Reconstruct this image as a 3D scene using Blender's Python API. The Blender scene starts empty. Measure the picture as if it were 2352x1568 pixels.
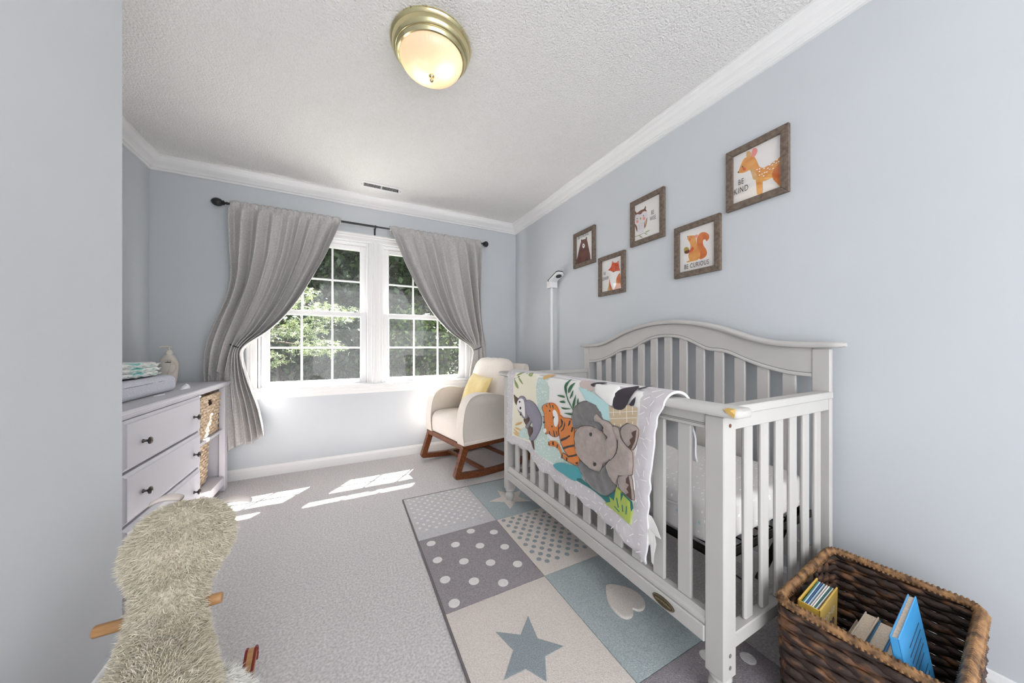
import bpy, bmesh, math, random
import numpy as np
from mathutils import Vector, Matrix
from mathutils.geometry import delaunay_2d_cdt

random.seed(7)
rng = np.random.default_rng(7)
scene = bpy.context.scene
COL = scene.collection
PI = math.pi

# ------------------------------------------------------------------ camera, sky, sun, exposure
FPX, HZ, CAMH = 736.0, 795.0, 1.065
YAW = math.radians(27.246)
cam_d = bpy.data.cameras.new('camera')
cam_d.sensor_width = 36.0
cam_d.sensor_fit = 'HORIZONTAL'
cam_d.lens = FPX / 2352 * 36.0
cam_d.shift_y = (HZ - 784.0) / 2352
cam_d.clip_start = 0.02
cam_d.clip_end = 200
cam = bpy.data.objects.new('camera', cam_d)
COL.objects.link(cam)
cam.location = (0, 0, CAMH)
cam.rotation_euler = (PI / 2, 0, -YAW)
scene.camera = cam

world = bpy.data.worlds.new('world')
scene.world = world
world.use_nodes = True
_bg = world.node_tree.nodes['Background']
_bg.inputs[0].default_value = (0.95, 0.972, 1.0, 1)
_bg.inputs[1].default_value = 1.15

sun_d = bpy.data.lights.new('sun', 'SUN')
sun_d.energy = 21.5
sun_d.angle = math.radians(0.6)
sun_d.color = (1.0, 0.975, 0.94)
sun = bpy.data.objects.new('sun', sun_d)
COL.objects.link(sun)
sun.location = (4, 8, 10)
sun.rotation_euler = Vector((-0.40, -0.54, -1.0)).to_track_quat('-Z', 'Y').to_euler()

vs = scene.view_settings
vs.view_transform = 'Standard'
vs.look = 'None'
vs.gamma = 1.0
vs.use_curve_mapping = False
vs.exposure = 1.82

# ------------------------------------------------------------------ measuring helper: photo measurement -> real plane
_F = (math.sin(YAW), math.cos(YAW))
_R = (math.cos(YAW), -math.sin(YAW))


def measure(axis, val, u, v):
    a = (u - 1176.0) / FPX
    d = (_F[0] + a * _R[0], _F[1] + a * _R[1], -(v - HZ) / FPX)
    c = (0, 0, CAMH)
    t = (val - c[axis]) / d[axis]
    return Vector((c[0] + t * d[0], c[1] + t * d[1], c[2] + t * d[2]))


# ------------------------------------------------------------------ materials
def srgb(r, g, b):
    f = lambda c: (c / 255 / 12.92) if c / 255 <= 0.04045 else ((c / 255 + 0.055) / 1.055) ** 2.4
    return (f(r), f(g), f(b), 1.0)


class NT:
    def __init__(s, name):
        s.m = bpy.data.materials.new(name)
        s.m.use_nodes = True
        s.t = s.m.node_tree
        s.b = s.t.nodes['Principled BSDF']
        s.out = s.t.nodes['Material Output']

    def n(s, typ, **kw):
        x = s.t.nodes.new(typ)
        for k, v in kw.items():
            if isinstance(k, str) and k.startswith('_'):
                setattr(x, k[1:], v)
            else:
                x.inputs[k.replace('__', ' ')].default_value = v
        return x

    def l(s, a, ao, b, bi):
        s.t.links.new(a.outputs[ao], b.inputs[bi])


def mat(name, col, rough=0.6, col2=None, scale=30.0, detail=3.0, stretch=(1, 1, 1), bump=0.0, bscale=None, bdist=0.002,
        metal=0.0, spec=0.4, contrast=(0.35, 0.65), sheen=0.0, coat=0.0, coords='Object', trans=0.0):
    T = NT(name)
    b = T.b
    b.inputs['Base Color'].default_value = srgb(*col)
    b.inputs['Roughness'].default_value = rough
    b.inputs['Metallic'].default_value = metal
    b.inputs['Specular IOR Level'].default_value = spec
    b.inputs['Sheen Weight'].default_value = sheen
    b.inputs['Coat Weight'].default_value = coat
    if col2 is not None or bump:
        tc = T.n('ShaderNodeTexCoord')
        mp = T.n('ShaderNodeMapping')
        mp.inputs['Scale'].default_value = stretch
        T.l(tc, coords, mp, 'Vector')
    if col2 is not None:
        no = T.n('ShaderNodeTexNoise', Scale=scale, Detail=detail)
        T.l(mp, 'Vector', no, 'Vector')
        cr = T.n('ShaderNodeValToRGB')
        cr.color_ramp.elements[0].position, cr.color_ramp.elements[1].position = contrast
        cr.color_ramp.elements[0].color = srgb(*col)
        cr.color_ramp.elements[1].color = srgb(*col2)
        T.l(no, 'Fac', cr, 'Fac')
        T.l(cr, 'Color', b, 'Base Color')
    if bump:
        n2 = T.n('ShaderNodeTexNoise', Scale=bscale or scale, Detail=4.0)
        T.l(mp, 'Vector', n2, 'Vector')
        bp = T.n('ShaderNodeBump', Strength=bump, Distance=bdist)
        T.l(n2, 'Fac', bp, 'Height')
        T.l(bp, 'Normal', b, 'Normal')
    return T.m


def dashes(name, base, mark, sx, sy, sz, size=0.16, rough=0.6, bump=0.0, base2=None):
    """fabric with a scattered print of small marks"""
    T = NT(name)
    T.b.inputs['Roughness'].default_value = rough
    tc = T.n('ShaderNodeTexCoord')
    mp = T.n('ShaderNodeMapping')
    mp.inputs['Scale'].default_value = (sx, sy, sz)
    T.l(tc, 'Object', mp, 'Vector')
    vo = T.n('ShaderNodeTexVoronoi', Scale=1.0, Randomness=0.85)
    T.l(mp, 'Vector', vo, 'Vector')
    lt = T.n('ShaderNodeMath', _operation='LESS_THAN')
    lt.inputs[1].default_value = size
    T.l(vo, 'Distance', lt, 0)
    mx = T.n('ShaderNodeMix', _data_type='RGBA')
    mx.inputs[6].default_value = srgb(*base)
    mx.inputs[7].default_value = srgb(*mark)
    T.l(lt, 0, mx, 0)
    T.l(mx, 2, T.b, 'Base Color')
    if bump:
        n2 = T.n('ShaderNodeTexNoise', Scale=9.0, Detail=3.0)
        T.l(tc, 'Object', n2, 'Vector')
        bp = T.n('ShaderNodeBump', Strength=bump, Distance=0.02)
        T.l(n2, 'Fac', bp, 'Height')
        T.l(bp, 'Normal', T.b, 'Normal')
    return T.m


M = {}
M['wall'] = mat('wall_paint', (208, 212, 216), 0.75, (205, 209, 213), 2.0, bump=0.08, bscale=260, bdist=0.001)
M['closet_wall'] = mat('wall_paint_pale', (212, 215, 219), 0.7, (209, 212, 216), 2.0, bump=0.06, bscale=260, bdist=0.001)
M['ceiling'] = mat('ceiling_texture', (240, 238, 236), 0.9, (232, 230, 228), 140, 2.0, bump=1.0, bscale=120, bdist=0.009, contrast=(0.5, 0.75))
M['trim'] = mat('trim_white', (238, 237, 236), 0.38)
M['vinyl'] = mat('window_vinyl', (240, 239, 240), 0.42)
M['carpet'] = mat('carpet_beige', (198, 191, 191), 0.95, (240, 235, 235), 120, 8.0, bump=0.8, bscale=330, bdist=0.007, sheen=0.3, contrast=(0.32, 0.66))
M['crib'] = mat('crib_grey_paint', (198, 195, 191), 0.42, (194, 191, 187), 6.0)
M['crib_line'] = mat('crib_recess_shade', (120, 117, 114), 0.6)  # darker crib grey: shade of grooves and screw holes put into colour
M['bare_wood'] = mat('bare_pine', (214, 176, 104), 0.7)
M['brass'] = mat('polished_brass', (216, 205, 160), 0.16, metal=1.0)
M['rod'] = mat('rod_black', (38, 36, 38), 0.42)
M['curtain'] = mat('curtain_linen', (206, 203, 201), 0.9, (174, 171, 169), 260, 3.0, stretch=(1, 1, 0.35), bump=0.25, bscale=500, bdist=0.001, sheen=0.15)
M['pwood'] = mat('picture_frame_wood', (126, 111, 98), 0.6, (96, 83, 73), 60, 5.0, stretch=(1, 1, 1), bump=0.2, bscale=120)
M['paper'] = mat('print_paper', (240, 236, 233), 0.7)
M['ink'] = mat('print_ink', (40, 38, 40), 0.7)
M['cream_fab'] = mat('chair_cream_fleece', (246, 236, 226), 0.95, (238, 227, 216), 130, 4.0, bump=0.35, bscale=330, bdist=0.003, sheen=0.4)
M['walnut'] = mat('walnut_wood', (132, 76, 42), 0.32, (92, 48, 27), 14, 5.0, stretch=(1, 6, 6), coat=0.25)
M['yellow_fab'] = mat('pillow_yellow_velvet', (246, 224, 160), 0.75, (238, 211, 140), 14, 3.0, bump=0.15, bscale=30, sheen=0.5)
M['dresser'] = mat('dresser_grey_paint', (202, 200, 206), 0.45)
M['knob'] = mat('knob_dark_metal', (86, 80, 78), 0.3, metal=0.8)
M['wick'] = mat('wicker_light', (222, 203, 178), 0.7, (176, 150, 122), 60, 3.0, bump=0.4, bscale=200, bdist=0.003)
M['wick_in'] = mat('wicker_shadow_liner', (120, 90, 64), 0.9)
M['rush'] = mat('basket_dark_rush', (66, 52, 46), 0.55, (170, 120, 84), 20, 3.0, bump=0.5, bscale=120, bdist=0.004, contrast=(0.52, 0.80), stretch=(1, 1, 2))
M['rush_rim'] = mat('basket_rope_rim', (88, 64, 46), 0.6, (176, 132, 88), 40, 3.0, bump=0.5, bscale=160, bdist=0.004)
M['rush_in'] = mat('basket_core', (46, 36, 32), 0.8, (60, 47, 40), 30)
M['pad'] = mat('changing_pad_heather', (214, 214, 222), 0.95, (180, 180, 192), 260, 4.0, bump=0.3, bscale=400)
M['lotion'] = mat('lotion_bottle_plastic', (214, 206, 196), 0.35)
M['lotion2'] = mat('pump_pearl', (226, 218, 208), 0.3)
M['white_pl'] = mat('white_plastic', (235, 235, 236), 0.35)
M['black_pl'] = mat('black_plastic', (44, 44, 46), 0.3)
M['glass_lens'] = mat('lens_glass', (22, 22, 26), 0.08, spec=0.8)
M['black_metal'] = mat('black_metal', (24, 24, 24), 0.35, metal=0.4)
M['diaper'] = mat('diaper_print', (244, 243, 240), 0.85, (130, 204, 198), 13, 4.0, contrast=(0.56, 0.66), bump=0.6, bscale=40, bdist=0.01)
M['fleece'] = mat('lamb_skin', (222, 214, 196), 0.95)
M['fur'] = mat('lamb_wool', (232, 224, 206), 0.95, (222, 212, 190), 30, sheen=0.3)
M['fur_white'] = mat('lamb_wool_white', (244, 242, 236), 0.95, sheen=0.3)
M['felt'] = mat('ear_felt', (226, 214, 208), 0.95)
M['beech'] = mat('beech_handle', (190, 146, 100), 0.45, (172, 126, 82), 24, 4.0, stretch=(1, 8, 8))
M['red_paint'] = mat('red_lacquer', (126, 42, 40), 0.4)
M['sheet'] = dashes('crib_sheet_print', (226, 222, 220), (252, 252, 250), 34, 62, 40, 0.2, 0.85, bump=0.3)
M['sheet_mark'] = mat('sheet_aqua_mark', (150, 214, 220), 0.8)
M['rug_light'] = mat('rug_pale_grey', (226, 223, 225), 0.95, (196, 193, 196), 240, 4.0, bump=0.8, bscale=360, bdist=0.006)
M['rug_dark'] = mat('rug_mauve_grey', (176, 169, 173), 0.95, (146, 139, 143), 220, 5.0, bump=0.8, bscale=340, bdist=0.006)
M['rug_cream'] = mat('rug_cream', (240, 231, 224), 0.95, (222, 211, 203), 200, 5.0, bump=0.8, bscale=340, bdist=0.006)
M['rug_blue'] = mat('rug_blue_grey', (194, 204, 206), 0.95, (164, 175, 178), 220, 5.0, bump=0.8, bscale=340, bdist=0.006)
M['rug_white'] = mat('rug_white_pile', (248, 245, 243), 0.95, (236, 232, 230), 260, bump=0.8, bscale=360, bdist=0.006)
M['rug_slate'] = mat('rug_slate_pile', (168, 178, 182), 0.95, (144, 154, 158), 240, bump=0.8, bscale=360, bdist=0.006)
M['quilt_grey'] = mat('quilt_border_satin', (216, 211, 214), 0.5, (209, 204, 207), 6, bump=0.35, bscale=16, bdist=0.02, sheen=0.2)
M['quilt_back'] = mat('quilt_back_white', (240, 239, 240), 0.8, bump=0.2, bscale=30, bdist=0.01)
M['badge'] = mat('badge_bronze', (92, 82, 66), 0.35, metal=0.8)
M['badge_hi'] = mat('badge_bronze_light', (176, 162, 128), 0.3, metal=0.8)
M['duct_shade'] = mat('vent_shade', (14, 14, 15), 0.9)  # near-black colour standing in for the shade inside the duct
M['bark'] = mat('tree_bark', (84, 70, 58), 0.95, (54, 46, 40), 12, bump=0.6)
M['lawn'] = mat('lawn_grass', (44, 58, 26), 0.95, (24, 36, 16), 3.0, 6.0)
M['siding'] = mat('house_siding', (205, 205, 200), 0.8)
M['page'] = mat('book_pages', (226, 210, 190), 0.85, (206, 186, 164), 220, stretch=(1, 1, 0.05))


def simple(name, col, rough=0.7, **k):
    if name not in M:
        M[name] = mat(name, col, rough, **k)
    return M[name]


def leaf_mat(name, c1, c2):
    T = NT(name)
    oi = T.n('ShaderNodeNewGeometry')
    cr = T.n('ShaderNodeValToRGB')
    cr.color_ramp.elements[0].color = srgb(*c1)
    cr.color_ramp.elements[1].color = srgb(*c2)
    T.l(oi, 'Random Per Island', cr, 'Fac')
    T.l(cr, 'Color', T.b, 'Base Color')
    T.b.inputs['Roughness'].default_value = 0.6
    tr = T.n('ShaderNodeBsdfTranslucent')
    T.l(cr, 'Color', tr, 'Color')
    ms = T.n('ShaderNodeMixShader')
    ms.inputs[0].default_value = 0.15
    T.l(T.b, 0, ms, 1)
    T.l(tr, 0, ms, 2)
    T.l(ms, 0, T.out, 'Surface')
    return T.m


M['leaf_dark'] = leaf_mat('leaf_dark', (8, 22, 10), (40, 62, 26))
M['leaf_mid'] = leaf_mat('leaf_mid', (14, 34, 14), (78, 98, 40))  # bright end of the ramp paints in sunlit leaf flecks
M['leaf_maple'] = leaf_mat('leaf_maple', (70, 88, 46), (126, 136, 92))


def glass_mat(name, haze, gloss):
    """thin pane: clear, with faint dust and the sky-and-lamp mirror of real glass"""
    T = NT(name)
    tp = T.n('ShaderNodeBsdfTransparent')
    gl = T.n('ShaderNodeBsdfGlossy', Roughness=0.02)
    lw = T.n('ShaderNodeLayerWeight', Blend=0.5)
    pw = T.n('ShaderNodeMath', _operation='POWER')
    pw.inputs[1].default_value = 5.0
    T.l(lw, 'Facing', pw, 0)
    ml = T.n('ShaderNodeMath', _operation='MULTIPLY_ADD')
    ml.inputs[1].default_value = 0.92 * gloss
    ml.inputs[2].default_value = 0.06 * gloss
    T.l(pw, 0, ml, 0)
    m1 = T.n('ShaderNodeMixShader')
    T.l(ml, 0, m1, 0)
    T.l(tp, 0, m1, 1)
    T.l(gl, 0, m1, 2)
    last = m1
    if haze:
        tc = T.n('ShaderNodeTexCoord')
        no = T.n('ShaderNodeTexNoise', Scale=5.0, Detail=5.0)
        T.l(tc, 'Object', no, 'Vector')
        no2 = T.n('ShaderNodeTexNoise', Scale=180.0, Detail=2.0)
        T.l(tc, 'Object', no2, 'Vector')
        mu = T.n('ShaderNodeMath', _operation='MULTIPLY')
        T.l(no, 'Fac', mu, 0)
        T.l(no2, 'Fac', mu, 1)
        m2 = T.n('ShaderNodeMath', _operation='MULTIPLY')
        m2.inputs[1].default_value = haze * 4
        T.l(mu, 0, m2, 0)
        tr = T.n('ShaderNodeBsdfTranslucent')
        tr.inputs[0].default_value = (0.85, 0.85, 0.9, 1)
        mm = T.n('ShaderNodeMixShader')
        T.l(m2, 0, mm, 0)
        T.l(m1, 0, mm, 1)
        T.l(tr, 0, mm, 2)
        last = mm
    T.l(last, 0, T.out, 'Surface')
    return T.m


M['glass'] = glass_mat('window_glass', 0.009, 0.8)
M['pglass'] = glass_mat('picture_glass', 0.0, 1.35)


def lamp_glass():
    T = NT('frosted_lamp_glass')
    tr = T.n('ShaderNodeBsdfTranslucent')
    tr.inputs[0].default_value = (0.96, 0.86, 0.74, 1)
    df = T.n('ShaderNodeBsdfDiffuse')
    df.inputs[0].default_value = (0.9, 0.82, 0.74, 1)
    gl = T.n('ShaderNodeBsdfGlossy', Roughness=0.15)
    a = T.n('ShaderNodeMixShader')
    a.inputs[0].default_value = 0.3
    T.l(tr, 0, a, 1)
    T.l(df, 0, a, 2)
    b = T.n('ShaderNodeMixShader')
    b.inputs[0].default_value = 0.06
    T.l(a, 0, b, 1)
    T.l(gl, 0, b, 2)
    T.l(b, 0, T.out, 'Surface')
    return T.m


M['lampglass'] = lamp_glass()


def emit_mat(name, col, s):
    T = NT(name)
    T.b.inputs['Base Color'].default_value = (*col, 1)
    T.b.inputs['Emission Color'].default_value = (*col, 1)
    T.b.inputs['Emission Strength'].default_value = s
    return T.m


M['bulb'] = emit_mat('lit_bulb', (1.0, 0.78, 0.5), 1.5)

# ------------------------------------------------------------------ objects and parts


def tag(o, label=None, cat=None, group=None, kind=None):
    if label: o['label'] = label
    if cat: o['category'] = cat
    if group: o['group'] = group
    if kind: o['kind'] = kind
    return o


def thing(name, label, cat, loc=(0, 0, 0), rotz=0.0, group=None):
    o = bpy.data.objects.new(name, None)
    o.empty_display_size = 0.1
    COL.objects.link(o)
    o.location = loc
    o.rotation_euler = (0, 0, rotz)
    return tag(o, label, cat, group)


def struct_root(name, label=None):
    o = bpy.data.objects.new(name, None)
    COL.objects.link(o)
    return tag(o, label, None, None, 'structure')


def top_of(o):
    while o.parent:
        o = o.parent
    return o


class MB:
    def __init__(s):
        s.v, s.f = [], []

    def add(s, vs_, fs):
        k = len(s.v)
        s.v += [tuple(p) for p in vs_]
        s.f += [tuple(i + k for i in f) for f in fs]
        return s

    def box(s, x0, x1, y0, y1, z0, z1, b=0.0):
        x0, x1 = min(x0, x1), max(x0, x1)
        y0, y1 = min(y0, y1), max(y0, y1)
        z0, z1 = min(z0, z1), max(z0, z1)
        if b <= 0:
            V = [(x, y, z) for x in (x0, x1) for y in (y0, y1) for z in (z0, z1)]
            return s.add(V, [(0, 1, 3, 2), (4, 6, 7, 5), (0, 4, 5, 1), (2, 3, 7, 6), (0, 2, 6, 4), (1, 5, 7, 3)])
        b = min(b, (x1 - x0) * .49, (y1 - y0) * .49, (z1 - z0) * .49)
        V, idx = [], {}
        for i, x in enumerate((x0, x1)):
            for j, y in enumerate((y0, y1)):
                for k, z in enumerate((z0, z1)):
                    ix, iy, iz = x + (b if i == 0 else -b), y + (b if j == 0 else -b), z + (b if k == 0 else -b)
                    for a, p in enumerate(((x, iy, iz), (ix, y, iz), (ix, iy, z))):
                        idx[i, j, k, a] = len(V)
                        V.append(p)
        F = []
        for a in range(3):
            for e in range(2):
                o = [q for q in range(3) if q != a]
                ring = []
                for c in ((0, 0), (0, 1), (1, 1), (1, 0)):
                    key = [0, 0, 0]
                    key[a] = e
                    key[o[0]], key[o[1]] = c
                    ring.append(idx[(*key, a)])
                F.append(tuple(ring))
        for a in range(3):
            o = [q for q in range(3) if q != a]
            for c in ((0, 0), (0, 1), (1, 1), (1, 0)):
                k0, k1 = [0, 0, 0], [0, 0, 0]
                k0[a], k1[a] = 0, 1
                for q in range(2):
                    k0[o[q]] = k1[o[q]] = c[q]
                F.append((idx[(*k0, o[0])], idx[(*k1, o[0])], idx[(*k1, o[1])], idx[(*k0, o[1])]))
        for i in (0, 1):
            for j in (0, 1):
                for k in (0, 1):
                    F.append((idx[i, j, k, 0], idx[i, j, k, 1], idx[i, j, k, 2]))
        return s.add(V, F)

    def prism(s, poly, d0, d1):
        """poly: list of 3-D points; swept by vectors d0 and d1"""
        n = len(poly)
        V = [Vector(p) + Vector(d0) for p in poly] + [Vector(p) + Vector(d1) for p in poly]
        F = [tuple(range(n)), tuple(range(2 * n - 1, n - 1, -1))]
        F += [(i, (i + 1) % n, n + (i + 1) % n, n + i) for i in range(n)]
        return s.add(V, F)

    def rings(s, rings_, closed=True, caps=True, loop=False):
        n = len(rings_[0])
        V = [p for r in rings_ for p in r]
        F = []
        m = len(rings_)
        for i in range(m if loop else m - 1):
            a, b = i * n, ((i + 1) % m) * n
            for j in range(n if closed else n - 1):
                F.append((a + j, a + (j + 1) % n, b + (j + 1) % n, b + j))
        if caps and closed and not loop:
            F.append(tuple(range(n)))
            F.append(tuple(range((m - 1) * n, m * n)))
        return s.add(V, F)

    def tube(s, path, r, n=8, loop=False, caps=True, up=(0, 0, 1)):
        path = [Vector(p) for p in path]
        m = len(path)
        R_ = []
        for i, p in enumerate(path):
            if loop:
                t = path[(i + 1) % m] - path[i - 1]
            else:
                t = path[min(i + 1, m - 1)] - path[max(i - 1, 0)]
            t.normalize()
            u = Vector(up)
            if abs(t.dot(u)) > 0.95:
                u = Vector((1, 0, 0))
            a = t.cross(u).normalized()
            b = a.cross(t).normalized()
            rr = r[i] if isinstance(r, (list, tuple)) and not isinstance(r[0], str) and len(r) == m else r
            ra, rb = rr if isinstance(rr, (list, tuple)) else (rr, rr)
            R_.append([p + a * ra * math.cos(2 * PI * k / n) + b * rb * math.sin(2 * PI * k / n) for k in range(n)])
        return s.rings(R_, True, caps, loop)

    def lathe(s, prof, c=(0, 0, 0), n=24, axis=2, mod=None):
        rr = []
        for r, h in prof:
            ring = []
            for k in range(n):
                q = r * (mod(k, r, h) if mod else 1.0)
                a = 2 * PI * k / n
                p = [q * math.cos(a), q * math.sin(a), h]
                if axis == 0:
                    p = [p[2], p[0], p[1]]
                elif axis == 1:
                    p = [p[0], p[2], p[1]]
                ring.append((p[0] + c[0], p[1] + c[1], p[2] + c[2]))
            rr.append(ring)
        return s.rings(rr, True, True)

    def grid(s, P):
        """P: rows of points"""
        m, n = len(P), len(P[0])
        return s.add([p for r in P for p in r], [(i * n + j, i * n + j + 1, (i + 1) * n + j + 1, (i + 1) * n + j)
                                                 for i in range(m - 1) for j in range(n - 1)])

    def build(s, name, m, parent=None, smooth=False, local=False, label=None, kind=None, recalc=True, angle=None):
        V = s.v
        if parent is not None and not local:
            root = top_of(parent)
            inv = (Matrix.Translation(root.location) @ Matrix.Rotation(root.rotation_euler.z, 4, 'Z')).inverted()
            V = [tuple(inv @ Vector(p)) for p in V]
        me = bpy.data.meshes.new(name)
        me.from_pydata(V, [], s.f)
        if recalc:
            bm = bmesh.new()
            bm.from_mesh(me)
            bmesh.ops.recalc_face_normals(bm, faces=bm.faces)
            bm.to_mesh(me)
            bm.free()
        me.materials.append(M[m] if isinstance(m, str) else m)
        if smooth:
            me.polygons.foreach_set('use_smooth', [True] * len(me.polygons))
            if angle is not None:
                me.set_sharp_from_angle(angle=math.radians(angle))
        me.update()
        o = bpy.data.objects.new(name, me)
        COL.objects.link(o)
        if parent is not None:
            o.parent = parent
        if label: o['label'] = label
        if kind: o['kind'] = kind
        return o


def dup_at(src, parent, loc, rot=None, scale=None):
    o = bpy.data.objects.new(src.name.split('.')[0], src.data)
    COL.objects.link(o)
    o.parent = parent
    o.location = loc
    if rot: o.rotation_euler = rot
    if scale: o.scale = scale
    return o


def smooth_closed(pts, k=4):
    """Catmull-Rom through a closed outline"""
    P = [np.array(p, float) for p in pts]
    n, out = len(P), []
    for i in range(n):
        a, b, c, d = P[i - 1], P[i], P[(i + 1) % n], P[(i + 2) % n]
        for j in range(k):
            t = j / k
            out.append(tuple(0.5 * (2 * b + (c - a) * t + (2 * a - 5 * b + 4 * c - d) * t * t + (3 * b - a - 3 * c + d) * t ** 3)))
    return out


def smooth_open(pts, k=6):
    P = [np.array(p, float) for p in pts]
    P = [2 * P[0] - P[1]] + P + [2 * P[-1] - P[-2]]
    out = []
    for i in range(1, len(P) - 2):
        a, b, c, d = P[i - 1], P[i], P[i + 1], P[i + 2]
        for j in range(k):
            t = j / k
            out.append(tuple(0.5 * (2 * b + (c - a) * t + (2 * a - 5 * b + 4 * c - d) * t * t + (3 * b - a - 3 * c + d) * t ** 3)))
    out.append(tuple(P[-2]))
    return out


def ell(cx, cy, rx, ry, n=14, rot=0.0):
    return [(cx + rx * math.cos(2 * PI * i / n) * math.cos(rot) - ry * math.sin(2 * PI * i / n) * math.sin(rot),
             cy + rx * math.cos(2 * PI * i / n) * math.sin(rot) + ry * math.sin(2 * PI * i / n) * math.cos(rot)) for i in range(n)]


def fill(poly, step):
    """triangulated outline with interior points; returns verts, tris, distance of each vert to the outline"""
    P = np.array(poly, float)
    V = [Vector(p) for p in P]
    n = len(V)
    lo, hi = P.min(0), P.max(0)
    A, B = P, np.roll(P, -1, 0)

    def dist(q):
        d = B - A
        t = np.clip(((q - A) * d).sum(1) / np.maximum((d * d).sum(1), 1e-12), 0, 1)
        return np.sqrt((((A + d * t[:, None]) - q) ** 2).sum(1)).min()

    def inside(q):
        y = (A[:, 1] > q[1]) != (B[:, 1] > q[1])
        x = q[0] < (B[:, 0] - A[:, 0]) * (q[1] - A[:, 1]) / np.where(B[:, 1] == A[:, 1], 1e-9, B[:, 1] - A[:, 1]) + A[:, 0]
        return (y & x).sum() % 2 == 1
    D = [0.0] * n
    row = 0
    y = lo[1] + step * .5
    while y < hi[1]:
        x = lo[0] + step * (.25 + .5 * (row % 2))
        while x < hi[0]:
            q = np.array((x, y))
            if inside(q):
                d = dist(q)
                if d > step * .45:
                    V.append(Vector((x, y)))
                    D.append(d)
            x += step
        y += step
        row += 1
    r = delaunay_2d_cdt(V, [(i, (i + 1) % n) for i in range(n)], [list(range(n))], 1, 1e-7)
    vo, fo, orig = r[0], r[2], r[3]
    dd = [max([D[k] for k in o if k < len(D)], default=0.0) for o in orig]
    return vo, [tuple(f) for f in fo], dd


def text_mesh(s, size, xs=1.0, bold=0.0):
    cu = bpy.data.curves.new('lettering', 'FONT')
    cu.body = s
    cu.size = size
    cu.align_x = 'CENTER'
    cu.align_y = 'CENTER'
    cu.resolution_u = 3
    cu.offset = bold
    cu.space_character = 1.15
    ob = bpy.data.objects.new('lettering', cu)
    COL.objects.link(ob)
    me = bpy.data.meshes.new_from_object(ob)
    bpy.data.objects.remove(ob)
    bpy.data.curves.remove(cu)
    V = [(v.co.x * xs, v.co.y) for v in me.vertices]
    F = [tuple(p.vertices) for p in me.polygons]
    bpy.data.meshes.remove(me)
    return V, F

# ------------------------------------------------------------------ the room
XL, XR, YB, ZC = -1.275, 1.73, 3.27, 2.44
YN = -1.6            # the room runs on behind the camera and stays open there
XE, YE = -0.66, 1.53  # corner of the closet wall beside the camera


def struct(name, mb, m, label=None, **k):
    o = mb.build(name, m, **k)
    return tag(o, label, None, None, 'structure')


fl = MB()
nx, ny = 46, 74
fl.grid([[(XL + (XR - XL) * i / nx, YN + (YB - YN) * j / ny, 0.0015 * math.sin(i * 1.7 + j * .6) * math.sin(j * 1.1)) for i in range(nx + 1)] for j in range(ny + 1)])
fl.box(XL - .1, XR + .1, YN, YB + .1, -0.25, -0.004)
struct('floor', fl, 'carpet', 'beige wall to wall cut pile carpet', smooth=True)
struct('ceiling', MB().box(XL - .1, XR + .1, YN, YB + .15, ZC, ZC + .12), 'ceiling', 'white textured ceiling')
struct('wall_right', MB().box(XR, XR + .12, YN, YB + .15, -.2, ZC), 'wall', 'pale blue wall behind the crib')
struct('wall_left', MB().box(XL - .12, XL, YE - .1, YB + .15, -.2, ZC), 'wall', 'pale blue wall behind the dresser')
struct('wall_closet', MB().box(XE - .11, XE, YN, YE, -.2, ZC).box(XL, XE - .11, YE - .11, YE, -.2, ZC), 'closet_wall',
       'pale wall corner at the left edge of the view')
OX0, OX1, OZ0, OZ1 = -.66, 1.155, .70, 2.03
wb = MB()
wb.box(XL, OX0, YB, YB + .15, -.4, ZC).box(OX1, XR, YB, YB + .15, -.4, ZC)
wb.box(OX0, OX1, YB, YB + .15, -.4, OZ0).box(OX0, OX1, YB, YB + .15, OZ1, ZC)
struct('wall_back', wb, 'wall', 'pale blue wall with the double window')

# crown mouldings: profile (out from wall, down from ceiling)
CR = [(0, 0), (.082, 0), (.082, .010), (.074, .016), (.070, .026), (.058, .040), (.042, .050), (.030, .060), (.024, .070),
      (.024, .074), (.014, .078), (.014, .092), (0, .092)]


def moulding(name, prof, a, b, inward, z, dz, ma, mb_, label):
    """a->b along the wall; inward: unit vector off the wall; ma/mb: mitre factor at each end"""
    a, b, w = Vector(a), Vector(b), Vector(inward)
    t = (b - a).normalized()
    r0 = [a + w * o + t * o * ma + Vector((0, 0, z + dz * h)) for o, h in prof]
    r1 = [b + w * o - t * o * mb_ + Vector((0, 0, z + dz * h)) for o, h in prof]
    return struct(name, MB().rings([r0, r1]), 'trim', label)


moulding('trim_1', CR, (XL, YB, 0), (XR, YB, 0), (0, -1, 0), ZC, -1, 1, 1, 'white crown moulding above the window wall')
moulding('trim_2', CR, (XR, YB, 0), (XR, YN, 0), (-1, 0, 0), ZC, -1, 1, 0, 'white crown moulding above the crib wall')
moulding('trim_3', CR, (XL, YE, 0), (XL, YB, 0), (1, 0, 0), ZC, -1, 0, 1, 'white crown moulding above the dresser wall')
BBP = [(0, 0), (.014, 0), (.014, .066), (.009, .078), (.006, .086), (0, .088)]
moulding('baseboard_back', BBP, (XL, YB, 0), (XR, YB, 0), (0, -1, 0), 0, 1, 1, 1, 'white baseboard under the window')
moulding('baseboard_right', BBP, (XR, YB, 0), (XR, YN, 0), (-1, 0, 0), 0, 1, 1, 0, 'white baseboard behind the crib')
moulding('baseboard_left', BBP, (XL, YE, 0), (XL, YB, 0), (1, 0, 0), 0, 1, 0, 1, 'white baseboard behind the dresser')
moulding('baseboard_closet', BBP, (XE, YE, 0), (XE, YN, 0), (1, 0, 0), 0, 1, 0, 0, 'white baseboard of the closet wall')

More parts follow.
